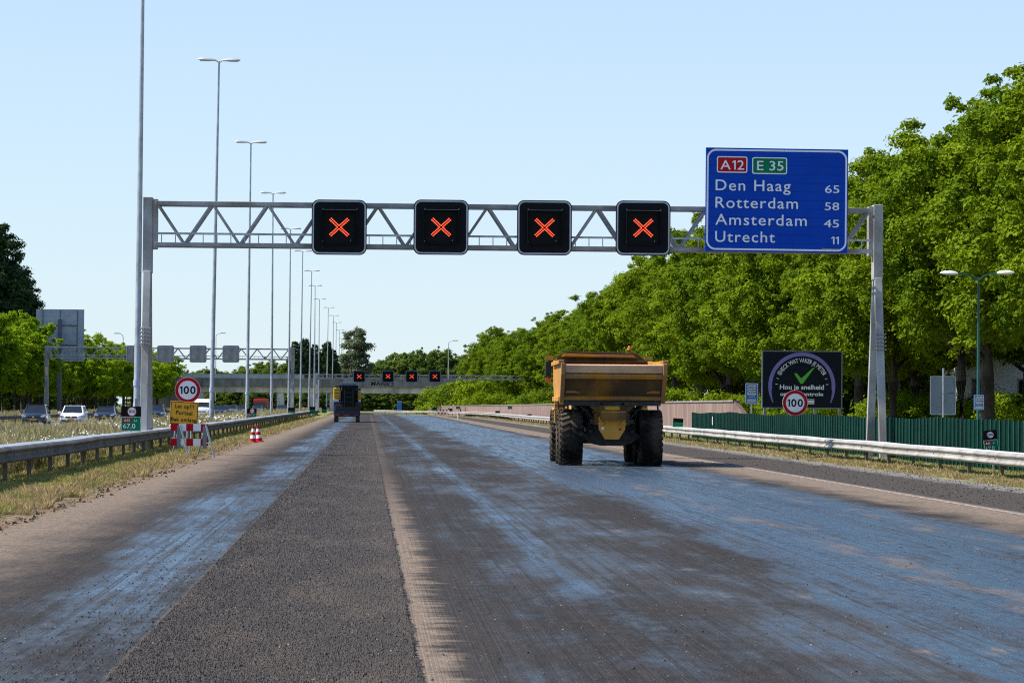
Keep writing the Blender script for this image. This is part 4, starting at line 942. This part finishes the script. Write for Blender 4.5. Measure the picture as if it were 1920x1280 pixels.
m = MB(); m.prism([(-.95, 1.86), (3.4, 1.80), (4.3, 2.35), (4.25, 2.42), (3.36, 1.90), (-.93, 1.96)], -BW+.042, BW-.042, 'x'); m.build('floor', M['adtgrimeshade'], body)
m = MB(); m.prism([(-1.80, 2.66), (-.95, 1.862), (-.90, 1.958), (-1.70, 2.70)], -BW+.043, BW-.043, 'x'); tp = m.build('tail_chute', M['adtgrimeshade'], body)
m = MB(); m.box(0, -1.80, 2.79, 2*BW-.10, .10, .24, Matrix.Rotation(math.radians(14), 3, 'X')); m.build('tail_lip', M['adtworn'], body, bevel=.02)
m = MB()
m.box(0, -1.75, 2.575, 2*BW-.1, .10, .13, Matrix.Rotation(math.radians(45), 3, 'X'))
m.box(0, -1.09, 1.955, 2*BW-.1, .10, .10, Matrix.Rotation(math.radians(45), 3, 'X'))
for s in (-1, 1): m.prism([(s*1.36, -.0), (s*1.36, .18), (s*.95, .0)], 0, .05, 'y', 0, Matrix.Rotation(math.radians(-43), 3, 'X'), (0, -1.32, 2.12))
m.build('tail_stiffener', M['adt'], body, bevel=.01)
m = MB(); m.box(0, -.90, 1.80, 2*BW-.1, .22, .13); m.build('bottom_rail', M['adtblack'], body)
for s in (-1, 1):
    m = MB(); m.prism([(-1.90, 2.94), (-1.90, 2.62), (-1.02, 1.80), (-.86, 1.80), (-1.70, 2.72), (-1.70, 2.94)], s*(BW+.01)-.06, s*(BW+.01)+.06, 'x'); m.build('corner_post', M['adt'], body, bevel=.015)
m = MB(); m.prism([(-BW+.05, 2.3), (BW-.05, 2.3), (BW-.05, 3.06), (BW-.38, 3.36), (-BW+.42, 3.40), (-BW+.05, 3.24)], 4.30, 4.40); m.box(0, 4.26, 3.08, 2*BW-.12, .06, .08); m.build('headboard', M['adtgrimeshade'], body, bevel=.01)  # dark colour puts the shade inside the tipper into this board
m = MB(); m.prism([(-BW+.30, 3.30), (BW-.5, 3.27), (BW-.42, 3.20), (-BW+.2, 3.22)], 3.95, 4.65); m.build('rock_guard', M['adt'], body, bevel=.01)
# rear frame
m = MB(); m.prism([(-.41, 1.42), (.41, 1.42), (.38, 1.05), (.20, .76), (-.20, .76), (-.38, 1.05)], -1.00, -.86); m.build('rear_guard_plate', M['adtclean'], tr, bevel=.02)
m = MB()
for s in (-1, 1):
    m.box(s*.44, .4, 1.35, .12, 2.8, .34); m.box(s*.30, -.9, 1.62, .14, .22, .46); m.prism([(s*.30, 1.80), (s*.75, 1.80), (s*.42, 1.5), (s*.30, 1.5)], -.95, -.85)
m.box(0, .8, 1.45, .7, 5.4, .25); m.box(0, -.82, 1.81, 1.5, .2, .10)
m.build('rear_frame', M['adtgrimeshade'], tr, bevel=.015)
m = MB(); m.box(0, -.80, 1.52, .48, .1, .22); m.box(0, 2.4, 1.0, 1.2, 5.5, .5); m.box(0, 3.6, 1.35, 1.9, .5, 1.1); m.build('chassis', M['adtblack'], tr)
m = MB(); m.prism([(-.86, .86), (-.62, .64), (-.30, .57), (.30, .57), (.62, .64), (.86, .86), (.6, 1.06), (-.6, 1.06)], -.28, .32); m.tube((-1.1, 0, .8), (1.1, 0, .8), .17, None, 14); m.build('axle_housing', M['adtblack'], tr, smooth=True); m = MB(); m.tube((-1.1, 1.75, .8), (1.1, 1.75, .8), .17, None, 14); m.build('axle', M['adtblack'], tr, smooth=True)
for s in (-1, 1):
    m = MB(); m.tube((s*.62, -.55, 1.05), (s*1.02, 1.6, 1.9), .10, None, 12); m.tube((s*.60, -.75, .98), (s*.66, -.35, 1.12), .055, None, 10); m.build('suspension_ram', M['adtblack'], tr, smooth=True)
    m = MB(); m.path([(s*.95, -.5, 1.78), (s*.75, -.7, 1.6), (s*.55, -.75, 1.38)], .022, 6); m.path([(s*1.36, -.2, 1.85), (s*1.38, -.3, 1.6), (s*1.34, -.28, 1.42)], .03, 6); m.build('hose', M['plastic'], tr, smooth=True)
    m = MB(); m.box(s*.75, 1.0, 1.45, .05, 1.6, .5); m.build('spring_hanger', M['adtblack'], tr)
    MB().box(s*.32, -1.0, 1.47, .09, .06, .06).build('tail_lamp', M['tail'], tr)
m = MB(); m.prism(circ(.045, 14, -.27, 1.08), -1.03, -1.0); m.build('reflector', M['refwhite'], tr)
m = MB(); m.prism(circ(.035, 14, .24, 1.06), -1.03, -1.0); m.build('reflector', M['signred'], tr)
m = MB(); m.box(0, -.935, 1.67, .50, .02, .12); o = m.build('number_plate', M['plate_yellow'], tr)
m = MB(); m.box(-.235, -.948, 1.67, .035, .006, .11); m.build('plate_band', M['waterblue'], o)
for s in (-1, 1):
    m = MB(); m.box(s*.33, -1.02, 1.40, .05, .05, .34); m.box(s*.33, -1.03, 1.22, .16, .05, .05); m.build('step_bracket', M['adtclean'], tr)
    m = MB(); m.box(s*.56, -.9, 1.28, .14, .10, .13); m.build('lamp_box', M['adtblack'], tr, bevel=.01)
    m = MB(); m.path([(s*.12, -.86, 1.62), (s*.2, -.98, 1.48), (s*.36, -.92, 1.34), (s*.60, -.7, 1.30)], .016, 6); m.path([(s*.62, -.6, 1.75), (s*.72, -.85, 1.5), (s*.66, -.8, 1.2), (s*.5, -.5, .98)], .02, 6); m.build('hose', M['plastic'], tr, smooth=True)
m = MB()
for q in ((-.085), (.085)): m.prism(circ(.045, 16, q, 1.51), -.875, -.855)
m.build('gauge', M['lampglass'], tr)
# front unit
m = MB(); m.box(0, 6.2, 1.45, 1.7, 3.4, .8); m.box(0, 7.4, 1.9, 1.6, 1.5, .7); m.build('bonnet', M['adtclean'], tr, bevel=.06)
m = MB(); m.box(.05, 5.55, 2.5, 1.55, 1.5, 1.5, taper=.93); cab = m.build('cab', M['adtclean'], tr, bevel=.05)
MB().box(.05, 4.80, 2.72, 1.25, .04, .75).build('rear_window', M['glass'], cab)
for s in (-1, 1): MB().box(.05+s*.77, 5.55, 2.65, .03, 1.1, .8).build('side_window', M['glass'], cab)
for s in (-1, 1):
    m = MB(); m.box(s*1.24, 5.5, 1.62, .42, 1.5, .08); m.box(s*1.27, 4.78, 1.50, .34, .05, .62); m.build('front_mudguard', M['adtclean'], tr, bevel=.02)
    m = MB(); m.path([(s*.82, 6.1, 3.15), (s*1.60, 6.1, 3.16)], .03, 8); m.path([(s*1.60, 6.1, 3.2), (s*1.60, 6.1, 2.45), (s*.9, 6.1, 2.4)], .022, 8); a_ = m.build('mirror_arm', M['adtclean'], tr)
    MB().box(s*1.57, 6.1, 2.86, .19, .10, .46).build('mirror', M['plastic'], a_, bevel=.02)
    MB().box(s*1.57, 6.1, 2.53, .17, .08, .10).build('indicator', M['orange'], a_)
    MB().box(s*1.55, 6.1, 3.22, .26, .12, .12).build('work_lamp', M['adtclean'], a_)
m = MB(); m.path([(.90, 5.2, 3.15), (.90, 5.2, 3.46)], .015, 6); b_ = m.build('beacon_pole', M['plastic'], tr)
m = MB(); m.lathe([(.06, 0), (.06, .07), (.03, .12), (.001, .125)], (.90, 5.2, 3.46), 'z', 14); m.build('beacon', M['orange'], b_, smooth=True)
m = MB(); m.path([(-1.32, 4.6, 1.9), (-1.32, 4.6, .9)], .03, 6); m.path([(-1.02, 4.6, 1.9), (-1.02, 4.6, .9)], .03, 6)
for i in range(4): m.box(-1.17, 4.6, 1.0+.24*i, .3, .12, .03)
m.build('ladder', M['adtblack'], tr)

# ---------------------------------------------------------------- milling machine
Y = 276; mm = thing('milling_machine', 'blue, white and yellow road milling machine working far ahead on the carriageway', 'road machine', (xat(650.5, Y), Y, 0))
m = MB()
for s in (-1, 1):
    for y in (.9, 7.0):
        m2 = MB(); m2.prism([(y-.75, .12), (y-.6, 0), (y+.6, 0), (y+.75, .12), (y+.75, .5), (y+.55, .68), (y-.55, .68), (y-.75, .5)], s*1.0-.17, s*1.0+.17, 'x'); m2.build('crawler_track', M['plastic'], mm)
m = MB(); m.box(0, 4, 1.25, 2.44, 7.6, 1.3); m.box(0, .12, 1.0, 2.3, .1, .9); m.build('chassis', M['mach_blue'], mm, bevel=.05)
m = MB(); m.box(0, .05, 1.35, 2.1, .12, .5); m.box(0, .03, .62, 2.2, .1, .22); m.build('rear_panel', M['plastic'], mm, bevel=.03)
m = MB(); m.box(-.95, 3.6, 2.62, .62, 6.4, 1.1); m.box(1.12, 3.6, 2.45, .3, 6.4, .8); hd = m.build('hood', M['mach_yellow'], mm, bevel=.06)
m = MB()
for i in range(4): m.box(-.93, .39, 2.2+.25*i, .42, .03, .05); m.box(1.12, .39, 2.15+.2*i, .24, .03, .04)
m.build('louvre', M['plastic'], hd)
m = MB(); m.box(-1.0, 3.6, 1.98, .5, 6.5, .2); m.box(1.15, 3.6, 1.98, .22, 6.5, .2); m.build('white_stripe', M['white'], mm)
m = MB(); pr = [(-.42, 1.5), (.78, 1.5), (.78, 2.95), (.64, 3.15), (.40, 3.24), (-.04, 3.24), (-.28, 3.15), (-.42, 2.95)]; m.prism(pr, -.25, .9); m.box(.14, 2.2, 2.55, 1.75, 2.4, 1.75); m.build('rear_tank', M['black'], mm, bevel=.04)
m = MB()
for i in range(3): m.box(.17, -.262, 1.9+.42*i, .8, .03, .06)
m.tube((-.2, -.3, 1.5), (-.2, -.3, 3.0), .05); m.tube((.56, -.3, 1.5), (.56, -.3, 3.0), .05); m.path([(-.55, .1, 1.6), (-.6, 0, 2.6), (-.45, .1, 3.25)], .06, 8); m.build('pipework', M['adtblack'], mm, smooth=True)
m = MB(); m.box(.12, 2.6, 3.62, 1.45, 2.6, .12); m.box(.12, 1.34, 3.50, 1.3, .05, .18); m.build('canopy', M['backgrey'], mm, bevel=.03)
m = MB()
for x in (-.5, .75):
    for y in (1.5, 3.7): m.box(x, y, 3.2, .07, .07, .75)
m.build('canopy_posts', M['plastic'], mm)
m = MB(); m.box(1.0, .4, 3.02, .55, .35, .22); m.box(-.9, .4, 3.3, .35, .3, .12); m.build('tool_box', M['mach_blue'], mm)
for s in (-1, 1): MB().box(s*.8, -.03, .66, .45, .03, .07).build('tail_lamp', M['tail'], mm)
MB().box(0, -.03, .66, .6, .03, .05).build('reflector_strip', M['orange'], mm)
m = MB(); m.beam((0, 7.6, 1.6), (0, 14, 4.0), .9, .35); m.build('conveyor', M['plastic'], mm)

# ---------------------------------------------------------------- cars
def loft(m, st, sec, mi=0):
    vs = []; fs = []; n = None
    for s in st:
        p = sec(*s); n = len(p); vs += [(x, s[0], z) for x, z in p]
    for i in range(len(st)-1):
        for k in range(n): fs.append((i*n+k, i*n+(k+1) % n, (i+1)*n+(k+1) % n, (i+1)*n+k))
    fs += [tuple(range(n)), tuple((len(st)-1)*n+k for k in range(n-1, -1, -1))]; m.add(vs, fs, mi)
def bodysec(y, w, zt, zb=.26): return [(-w*.88, zb), (-w, zb+.16), (-w*1.01, zt*.72), (-w*.96, zt*.93), (-w*.84, zt), (0, zt+.025), (w*.84, zt), (w*.96, zt*.93), (w*1.01, zt*.72), (w, zb+.16), (w*.88, zb)]
def car(label, name, cat, loc, paint, L, Wd, H, hood, rz=0, van=False, group='oncoming traffic on the other carriageway'):
    t = thing(name, label, cat, loc, rz, group); w = Wd/2; bl = H*.60
    m = MB(); st = [(0, w*.78, hood*.72, .30), (.06, w*.90, hood*.80), (.30, w*.97, hood*.93), (.9, w, hood), (1.15, w, hood+.04), (1.5, w, bl), (L-.6, w, bl+.04), (L-.12, w*.95, bl), (L, w*.85, bl*.8)]
    if van: st = [(0, w*.82, hood*.8, .30), (.1, w*.94, hood*.92), (.75, w, hood), (.95, w, hood+.1), (1.2, w, bl), (L-.1, w, bl), (L, w*.96, bl)]
    loft(m, st, bodysec); bd = m.build('body', M[paint], t, smooth=True, bevel=.0)
    yb0, yb1 = (1.05, L-.25); yt0, yt1 = (1.75, L-.75)
    if van: yb0, yb1, yt0, yt1 = .9, L-.06, 1.5, L-.10
    m = MB(); zt = H-.05 if not van else H-.42; a = w*.88; b = w*(.70 if not van else .84); z_ = bl-.02 if not van else hood+.06
    vs = [(-a, yb0, z_), (a, yb0, z_), (a, yb1, z_), (-a, yb1, z_), (-b, yt0, zt), (b, yt0, zt), (b, yt1, zt), (-b, yt1, zt)]
    fc = [(0, 1, 5, 4), (1, 2, 6, 5), (2, 3, 7, 6), (3, 0, 4, 7), (4, 5, 6, 7), (3, 2, 1, 0)]
    m.add(vs, fc); m.build('windscreen_glass', M['glass'], t, bevel=.05)
    m = MB(); m.prism([(-b-.02, 0), (b+.02, 0), (b*.9, .055), (-b*.9, .055)], yt0-.02, yt1+.03, off=(0, 0, zt-.01)); m.build('roof', M[paint], t, bevel=.02)
    m = MB()
    for s in (-1, 1):
        m.beam((s*a, yb0+.01, z_), (s*b, yt0, zt+.01), .07, .06); m.beam((s*a, yb1-.01, z_), (s*b, yt1, zt+.01), .1, .08)
        if van: m.prism([(1.5, z_), (yb1, z_), (yt1, zt), (1.9, zt)], s*w*.93-.04, s*w*.93+.04, 'x')
        else: m.box(s*(a+b)/2, (yb0+yb1)/2+.3, (z_+zt)/2, .07, .09, zt-z_, Matrix.Rotation(-s*math.atan2(a-b, zt-z_), 3, 'Y'))
    if van: m.prism([(yt0-.12, zt-.02), (yt0+.25, zt+.36), (yt1, zt+.36), (yt1+.02, zt-.02)], -b-.02, b+.02, 'x')
    m.build('pillars', M[paint], t)
    for s in (-1, 1):
        for y in (.80, L-.78):
            wh = bpy.data.objects.new('wheel', None); C.objects.link(wh); wh.parent = t; wh.location = (s*(w-.12), y, .32)
            tyre_mesh(.33, .22, False, 20).build('tyre', M['plastic'], wh, smooth=True)
            q = MB(); q.lathe([(.19, s*.10), (.17, s*.07), (.05, s*.09), (.001, s*.09)], (0, 0, 0), 'x', 16); q.build('rim', M['chrome'], wh, smooth=True)
        MB().prism([(s*w*.56, hood*.66), (s*w*.92, hood*.72), (s*w*.95, hood*.88), (s*w*.62, hood*.80)], -.0, .25).build('headlight', M['lampglass'], t, bevel=.01)
        m = MB(); m.box(s*(w+.11), yb0+.35, z_+.10, .22, .12, .15); m.build('mirror', M[paint], t, bevel=.03)
        MB().box(s*w*.66, -.012, .42, w*.36, .05, .10).build('fog_lamp', M['plastic'], t)
    MB().box(0, -.0, hood*.70, w*.95, .08, .13).build('grille', M['plastic'], t, bevel=.02)
    MB().box(0, -.02, .38, w*1.1, .06, .14).build('lower_intake', M['plastic'], t, bevel=.02)
    MB().box(0, -.06, .52, .50, .02, .11).build('number_plate', M['plate_yellow'], t)
    m = MB(); m.prism(circ(.06, 14, 0, hood*.71), -.055, -.03); m.build('grille_emblem', M['chrome'], t)
    return t
ROADZ = -.12
def carx(px, Y): return xat(px, Y)
car('dark grey car with roof rails, leftmost of the oncoming cars in front of the trees', 'parked_car' if False else 'oncoming_car', 'car', (carx(62.5, 222), 222, ROADZ), 'car_dark', 4.4, 1.82, 1.62, .98)
car('white oncoming car between the two dark oncoming cars', 'oncoming_car', 'car', (carx(133.5, 226), 226, ROADZ), 'car_white', 4.4, 1.80, 1.56, .96)
car('dark oncoming car with low roof left of the first kilometre plate', 'oncoming_car', 'car', (carx(195.5, 262), 262, ROADZ), 'car_dark', 4.6, 1.82, 1.46, .90)
car('white van behind the work board and the lamp post', 'oncoming_van', 'van', (carx(378, 330), 330, ROADZ), 'car_white', 5.2, 1.98, 2.3, 1.2, 0, True)
for px, Y, pnt, H, L in ((291, 300, 'car_blue', 1.6, 'dark blue car mostly hidden behind the near gantry post'), (357, 345, 'car_grey', 1.5, 'grey car half hidden behind the yellow work board'), (411, 372, 'car_blue', 1.55, 'blue car just right of the lamp post above the meadow'), (433, 420, 'car_grey', 1.5, 'distant grey car between the blue cars above the meadow'), (447, 445, 'car_blue', 1.5, 'distant blue car before the third lamp post'), (482, 470, 'car_grey', 1.4, 'distant silver car in front of the red lorry'), (528, 500, 'car_blue', 1.5, 'distant blue car right of the red lorry')):
    car(L, 'oncoming_car', 'car', (carx(px, Y), Y, ROADZ), pnt, 4.4, 1.8, H, .95)
# red lorry
Y = 545; t = thing('lorry', 'red topped lorry coming under the overpass beyond the meadow', 'lorry', (carx(487.5, Y), Y, ROADZ), 0, 'oncoming traffic on the other carriageway')
MB().box(0, 1.1, 1.25, 2.4, 2.2, 1.3).build('cab', M['car_dark'], t, bevel=.06); MB().box(0, -.02, 1.62, 2.2, .06, .6).build('windscreen', M['glass'], t); MB().box(0, 1.1, 2.25, 2.4, 2.2, .65, taper=.93).build('wind_deflector', M['car_red'], t, bevel=.08); MB().box(0, 6.5, 1.75, 2.45, 8, 1.8).build('cargo_box', M['car_red'], t)
for s in (-1, 1):
    for y in (.9, 8): tyre_mesh(.5, .3, False, 20).build('wheel', M['plastic'], t, loc=(s*1.05, y, .5))
    MB().box(s*.9, -.03, .8, .35, .05, .2).build('headlight', M['lampglass'], t)
# ---------------------------------------------------------------- trees
def leafcloud(seed, puffs, per, size, flat=.8, inner=.25):
    r = np.random.default_rng(seed); P = np.array([p[:3] for p in puffs]); R = np.array([p[3] for p in puffs])
    cnt = np.maximum(20, (per*(R/R.mean())**2).astype(int)); k = np.repeat(np.arange(len(P)), cnt); N = len(k)
    d = r.normal(0, 1, (N, 3)); d /= np.linalg.norm(d, axis=1)[:, None]
    d[:, 2] = np.where((d[:, 2] < -.3) & (r.random(N) < .6), -d[:, 2]*.6, d[:, 2]); E = r.uniform(.7, 1.3, (len(P), 3))
    rad = np.where(r.random(N) < inner, r.uniform(.2, .8, N), r.normal(.93, .22, N))
    c = P[k]+d*(R[k]*rad)[:, None]*np.array([1, 1, flat])*E[k]
    nrm = d*.85+np.array([0, 0, .40])+r.normal(0, .42, (N, 3)); nrm /= np.linalg.norm(nrm, axis=1)[:, None]
    t = np.cross(nrm, r.normal(0, 1, (N, 3))); t /= np.linalg.norm(t, axis=1)[:, None]; b = np.cross(nrm, t)
    s = size*r.uniform(.6, 1.35, N)[:, None]
    v = np.stack([c-t*s*.55, c+b*s*.36+nrm*s*.06, c+t*s*.6-nrm*s*.1, c-b*s*.36+nrm*s*.06], 1).reshape(-1, 3)
    # tint: each clump has its own tone plus leaf to leaf variation
    tone = np.clip(r.normal(.5, .28, len(P)), 0, 1)[k]*.6+r.random(N)*.4
    return v, np.arange(N*4).reshape(-1, 4), np.repeat(tone, 4)
def make_tree(name, seed, H, zb, rx, npuff, pr, per, lsize, lmat, prof, trunk_r=.28, limbs=6, boughs=0):
    r = random.Random(seed); puffs = []; tries = 0
    while len(puffs) < npuff and tries < 9000:
        tries += 1
        f = r.random(); z = zb+(H-zb)*f; w = rx*prof(f)
        a = r.uniform(0, 6.283); q = w*(1-.55*r.random()**2.2) if r.random() < .8 else w*r.random()*.6
        p = (q*math.cos(a)*r.uniform(.85, 1.15), q*math.sin(a)*r.uniform(.85, 1.15), z, pr*r.uniform(.6, 1.25)*(.75 if f > .85 else 1))
        if all((p[0]-o[0])**2+(p[1]-o[1])**2+(p[2]-o[2])**2 > (.54*(p[3]+o[3]))**2 for o in puffs[-260:]): puffs.append(p)
    if boughs:                                   # foliage carried on boughs: gaps between them stay open
        puffs = []; ends = []; tr_ = 0
        while len(ends) < boughs and tr_ < 6000:
            tr_ += 1; f = r.random()**.85; a = r.uniform(0, 6.283); w = rx*prof(f)*r.uniform(.72, 1.16)
            e = (w*math.cos(a), w*math.sin(a), zb+(H-zb)*f)
            if all((e[0]-o[0])**2+(e[1]-o[1])**2+(e[2]-o[2])**2 > (1.55*pr)**2 for o in ends): ends.append(e)
        for e in ends:
            z0 = zb*.8+(e[2]-zb*.8)*.50; n_ = r.randint(4, 7)
            for q in range(n_):
                f = .42+.62*q/(n_-1); j = pr*.55
                puffs.append((e[0]*f+r.gauss(0, j), e[1]*f+r.gauss(0, j), z0+(e[2]-z0)*f**.8+r.gauss(0, j*.7), pr*r.uniform(.42, .82)*(1.1-.35*max(0, f-.7))))
            for q in range(3): puffs.append((e[0]*1.06+r.gauss(0, pr*.75), e[1]*1.06+r.gauss(0, pr*.75), e[2]+r.gauss(.1, pr*.6), pr*r.uniform(.22, .42)))
        limbs_ = ends
    t = thing(name, 'tree', 'tree')
    m = MB(); m.path([(0, 0, -.3), (0, 0, .3), (r.uniform(-.1, .1), .05, H*.2), (r.uniform(-.25, .25), r.uniform(-.2, .2), H*.5), (r.uniform(-.3, .3), 0, H*.85)], [trunk_r*1.5, trunk_r*1.05, trunk_r*.9, trunk_r*.55, .05], 10)
    for i in range(limbs):
        p = r.choice(puffs); z0 = max(zb*.75, min(H*.55, p[2]*.55))
        m.path([(0, 0, z0), (p[0]*.45, p[1]*.45, z0+(p[2]-z0)*.45+.2), (p[0]*.95, p[1]*.95, p[2])], [trunk_r*.42, trunk_r*.26, .03], 6)
    m.build('trunk', M['bark'], t, smooth=True)
    v, f, tone = leafcloud(seed, puffs, per, lsize); npmesh('crown', v, f, lmat, tone, t)
    return t
round_ = lambda f: max(.12, math.sin(math.pi*min(1, (f*.88+.14)))**.6)
broad = lambda f: (.62+.38*min(1, f/.35)) if f < .5 else max(.1, 1-((f-.5)/.52)**2.4)
bushp = lambda f: max(.15, (1-f**2.6)**.5)
pop = lambda f: max(.22, .55+.55*f if f < .45 else (1-((f-.45)/.62)**3)*.8)
protos = {}
for i in range(5): protos['b%d' % i] = make_tree('broadleaf_tree', 11+i, 17, 4.6+.3*i, 5.2, 165, 1.12, 300, .20, M['leaf'], broad, .36, 12, 62)
for i in range(3): protos['y%d' % i] = make_tree('young_tree', 31+i, 10, 3.3, 3.2, 70, .80, 170, .20, M['leaf_mid'], round_, .15, 7, 33)
for i in range(3): protos['f%d' % i] = make_tree('bushy_tree', 51+i, 11, .4, 4.4, 70, 1.15, 130, .36, M['leaf_far'], bushp, .2, 5, 60)
for i in range(2): protos['p%d' % i] = make_tree('poplar_tree', 71+i, 26, 3, 6.2, 300, 1.15, 190, .40, M['leaf_dark'], pop, .4, 6)
protos['s0'] = make_tree('silvery_poplar', 81, 15, .5, 3.6, 130, .85, 190, .34, M['leaf_pale'], pop, .2, 4)
for i in range(2): protos['h%d' % i] = make_tree('shrub', 91+i, 2.4, .1, 1.9, 26, .62, 160, .17, M['leaf'], bushp, .04, 3)
used = set()
def plant(key, x, y, s, label, group, z=0.0, sz=None):
    src = protos[key]; sc = (s, s, sz or s)
    if key in used: o = dup(src, (x, y, z), random.uniform(0, 6.28), label, group, sc)
    else: used.add(key); o = src; o.location = (x, y, z); o.rotation_euler = (0, 0, random.uniform(0, 6.28)); o.scale = sc; o['label'] = label; o['group'] = group
    o['category'] = 'shrub' if key[0] == 'h' else 'tree'
    return o
random.seed(5)
G1 = 'dense row of leafy trees on the right'
# main row on the right
Y = 118.0; i = 0
while Y < 520:
    x = 30+random.uniform(-1.6, 1.6)-(.00025*max(0, Y-330)**2); s = random.uniform(.86, 1.05)*float(np.interp(Y, [200, 300, 430], [1, .94, .80]))
    if Y < 150: s = 1.0
    elif Y < 178: s = .90
    px = 690+(x)*5600/Y
    if px > 1905: L = 'broad leafy tree at the right edge of the picture behind the fence'
    elif px > 1790: L = 'tallest broad leafy tree behind the green double armed lamp post'
    elif px > 1660: L = 'broad leafy tree with dark trunk standing right of the near gantry leg'
    elif px > 1560: L = 'broad leafy tree behind the right edge of the blue route sign'
    elif px > 1400: L = 'broad leafy tree below the blue route sign behind the dark billboard'
    elif px > 1240: L = 'broad leafy tree in the row between the dump truck and the billboard'
    else: L = 'more distant leafy tree in the row sloping down to the overpass'
    plant('b%d' % (i % 5), x, Y, s, L, G1, 0, s*random.uniform(.95, 1.04)); i += 1
    Y += random.uniform(7.4, 9.6)
Y = 122.0
while Y < 540:
    plant('b%d' % (i % 5), 40+random.uniform(-2, 2), Y, random.uniform(.9, 1.0)*(1 if Y < 250 else .9), 'leafy tree in the second row behind the right hand tree row', 'second row of trees on the right'); i += 1; Y += random.uniform(9.5, 12)
# lighter trees on the slope by the overpass
for (px, Y, s, sz) in ((1065, 395, .62, .70), (1030, 430, .6, .62), (1012, 470, .75, .80), (990, 500, .7, .72), (972, 520, .62, .62), (955, 540, .5, .5), (1100, 370, .7, .7), (1140, 350, .66, .72)):
    plant('f%d' % (i % 3), xat(px, Y), Y, s, 'pale green bushy tree on the slope between the dump truck and the overpass', 'bushy trees beside the overpass', 0, sz); i += 1
# shrubs above the pink wall and under the trees
for (px, Y, s) in ((880, 452, 2.2), (858, 462, 1.9), (905, 440, 1.3), (940, 420, 1.2), (985, 380, 1.1), (1010, 360, 1.25), (1035, 330, 1.2), (815, 480, 1.6)):
    plant('h%d' % (i % 2), xat(px, Y), Y, s, 'yellow green shrub leaning over the top of the pink wall', 'shrubs behind the pink wall', .3); i += 1
for k_ in range(22):
    Y = 176+k_*10+random.uniform(-2, 2); plant('h%d' % (i % 2), 24.5+random.uniform(-1.5, 5), Y, random.uniform(.7, 1.35), 'low shrub under the trees behind the fence and wall', 'low shrubs under the right hand trees', .1); i += 1
for k_ in range(18):
    Y = 170+k_*13+random.uniform(-2, 2); plant('f%d' % (i % 3), 46+random.uniform(-2, 3), Y, random.uniform(.55, .75), 'shaded bushy tree filling the gaps behind the dark trunks', 'understorey trees on the right', -.3); i += 1
for (px, Y, s) in ((1655, 165, .9), (1690, 172, 1.1), (1722, 168, .8), (1805, 160, .8), (1915, 150, 1.0), (1775, 176, 1.0), (1858, 172, .9)):
    plant('h%d' % (i % 2), xat(px, Y), Y, s, 'shaded shrub between the dark trunks at the right', 'low shrubs under the right hand trees', .1); i += 1
# young row on the left behind the oncoming cars
Y = 285.0; i = 0
while Y < 640:
    x = -42+random.uniform(-1.5, 1.5); s = random.uniform(.88, 1.15); px = 690+x*5600/Y
    L = 'bright young tree with thin trunk at the left edge behind the oncoming cars' if px < 70 else 'young tree behind the huge grey sign back' if px < 170 else 'young tree behind the oncoming gantry' if px < 260 else 'farther young tree beside the left end of the overpass'
    plant('y%d' % (i % 3), x, Y, s, L, 'young roadside trees on the left', 0, s*(1.0 if Y < 400 else 1.0)); i += 1; Y += random.uniform(7, 9.5)
Y = 292.0
while Y < 680:
    plant('y%d' % (i % 3), -49+random.uniform(-2, 2), Y, random.uniform(.95, 1.2), 'young tree in the second line behind the left tree row', 'second line of young trees on the left'); i += 1; Y += random.uniform(8, 11)
for k_ in range(24):
    plant('f%d' % (k_ % 3), -58+random.uniform(-2, 2), 300+k_*16, random.uniform(.45, .6), 'dark bushy tree behind the thin trunks on the left', 'bushy trees behind the left tree rows', -.2)
plant('p0', xat(-18, 430), 430, 1.0, 'tall dark poplar rising at the left edge above the young trees', 'tall dark poplars', 0, 1.02)
plant('p1', xat(30, 446), 446, .8, 'dark poplar right of the tallest poplar at the left edge', 'tall dark poplars', 0, .78)
# dark poplars behind the far end of the oncoming gantry
for (px, s) in ((553, .50), (570, .52), (590, .48), (612, .50), (624, .44)):
    plant('p%d' % random.choice((0, 1)), xat(px, 690), 690, s*.72, 'dark narrow poplar behind the row of distant lamp posts', 'dark poplars behind the overpass', 0, s*1.20)
plant('s0', xat(667, 700), 700, 1.25, 'silvery green poplar above the overpass right of the lamp posts', 'poplar group', 0, 1.28)
plant('p0', xat(955, 800), 800, .28, 'dark small poplar peeping over the trees at the right end of the overpass', 'poplar group', 0, .70)
# far belt of trees behind the overpass
hp = {430: 9, 470: 10, 510: 11.5, 540: 11, 700: 11.5, 740: 13.2, 780: 14.2, 810: 14, 840: 14.2, 870: 13.4, 900: 14.2, 930: 12.8, 960: 12.4, 1000: 15, 1040: 17}
ks = sorted(hp)
px = 285.0; k_ = 0
while px < 1060:
    H = float(np.interp(px, ks, [hp[q] for q in ks])); Y = 745+random.uniform(-15, 15)
    plant('f%d' % (k_ % 3), xat(px, Y), Y, random.uniform(1.0, 1.3), 'green tree in the far belt behind the overpass', 'far belt of trees behind the overpass', 0, H/11*random.uniform(.92, 1.04)); k_ += 1; px += random.uniform(15, 22)
px = 300.0
while px < 1000:
    Y = 650+random.uniform(-8, 8); plant('f%d' % (k_ % 3), xat(px, Y), Y, random.uniform(.5, .7), 'low green tree seen through the opening under the overpass', 'low trees beneath the overpass', -.3, random.uniform(.34, .5)); k_ += 1; px += random.uniform(20, 28)
for key in protos:
    if key not in used: raise RuntimeError(key)
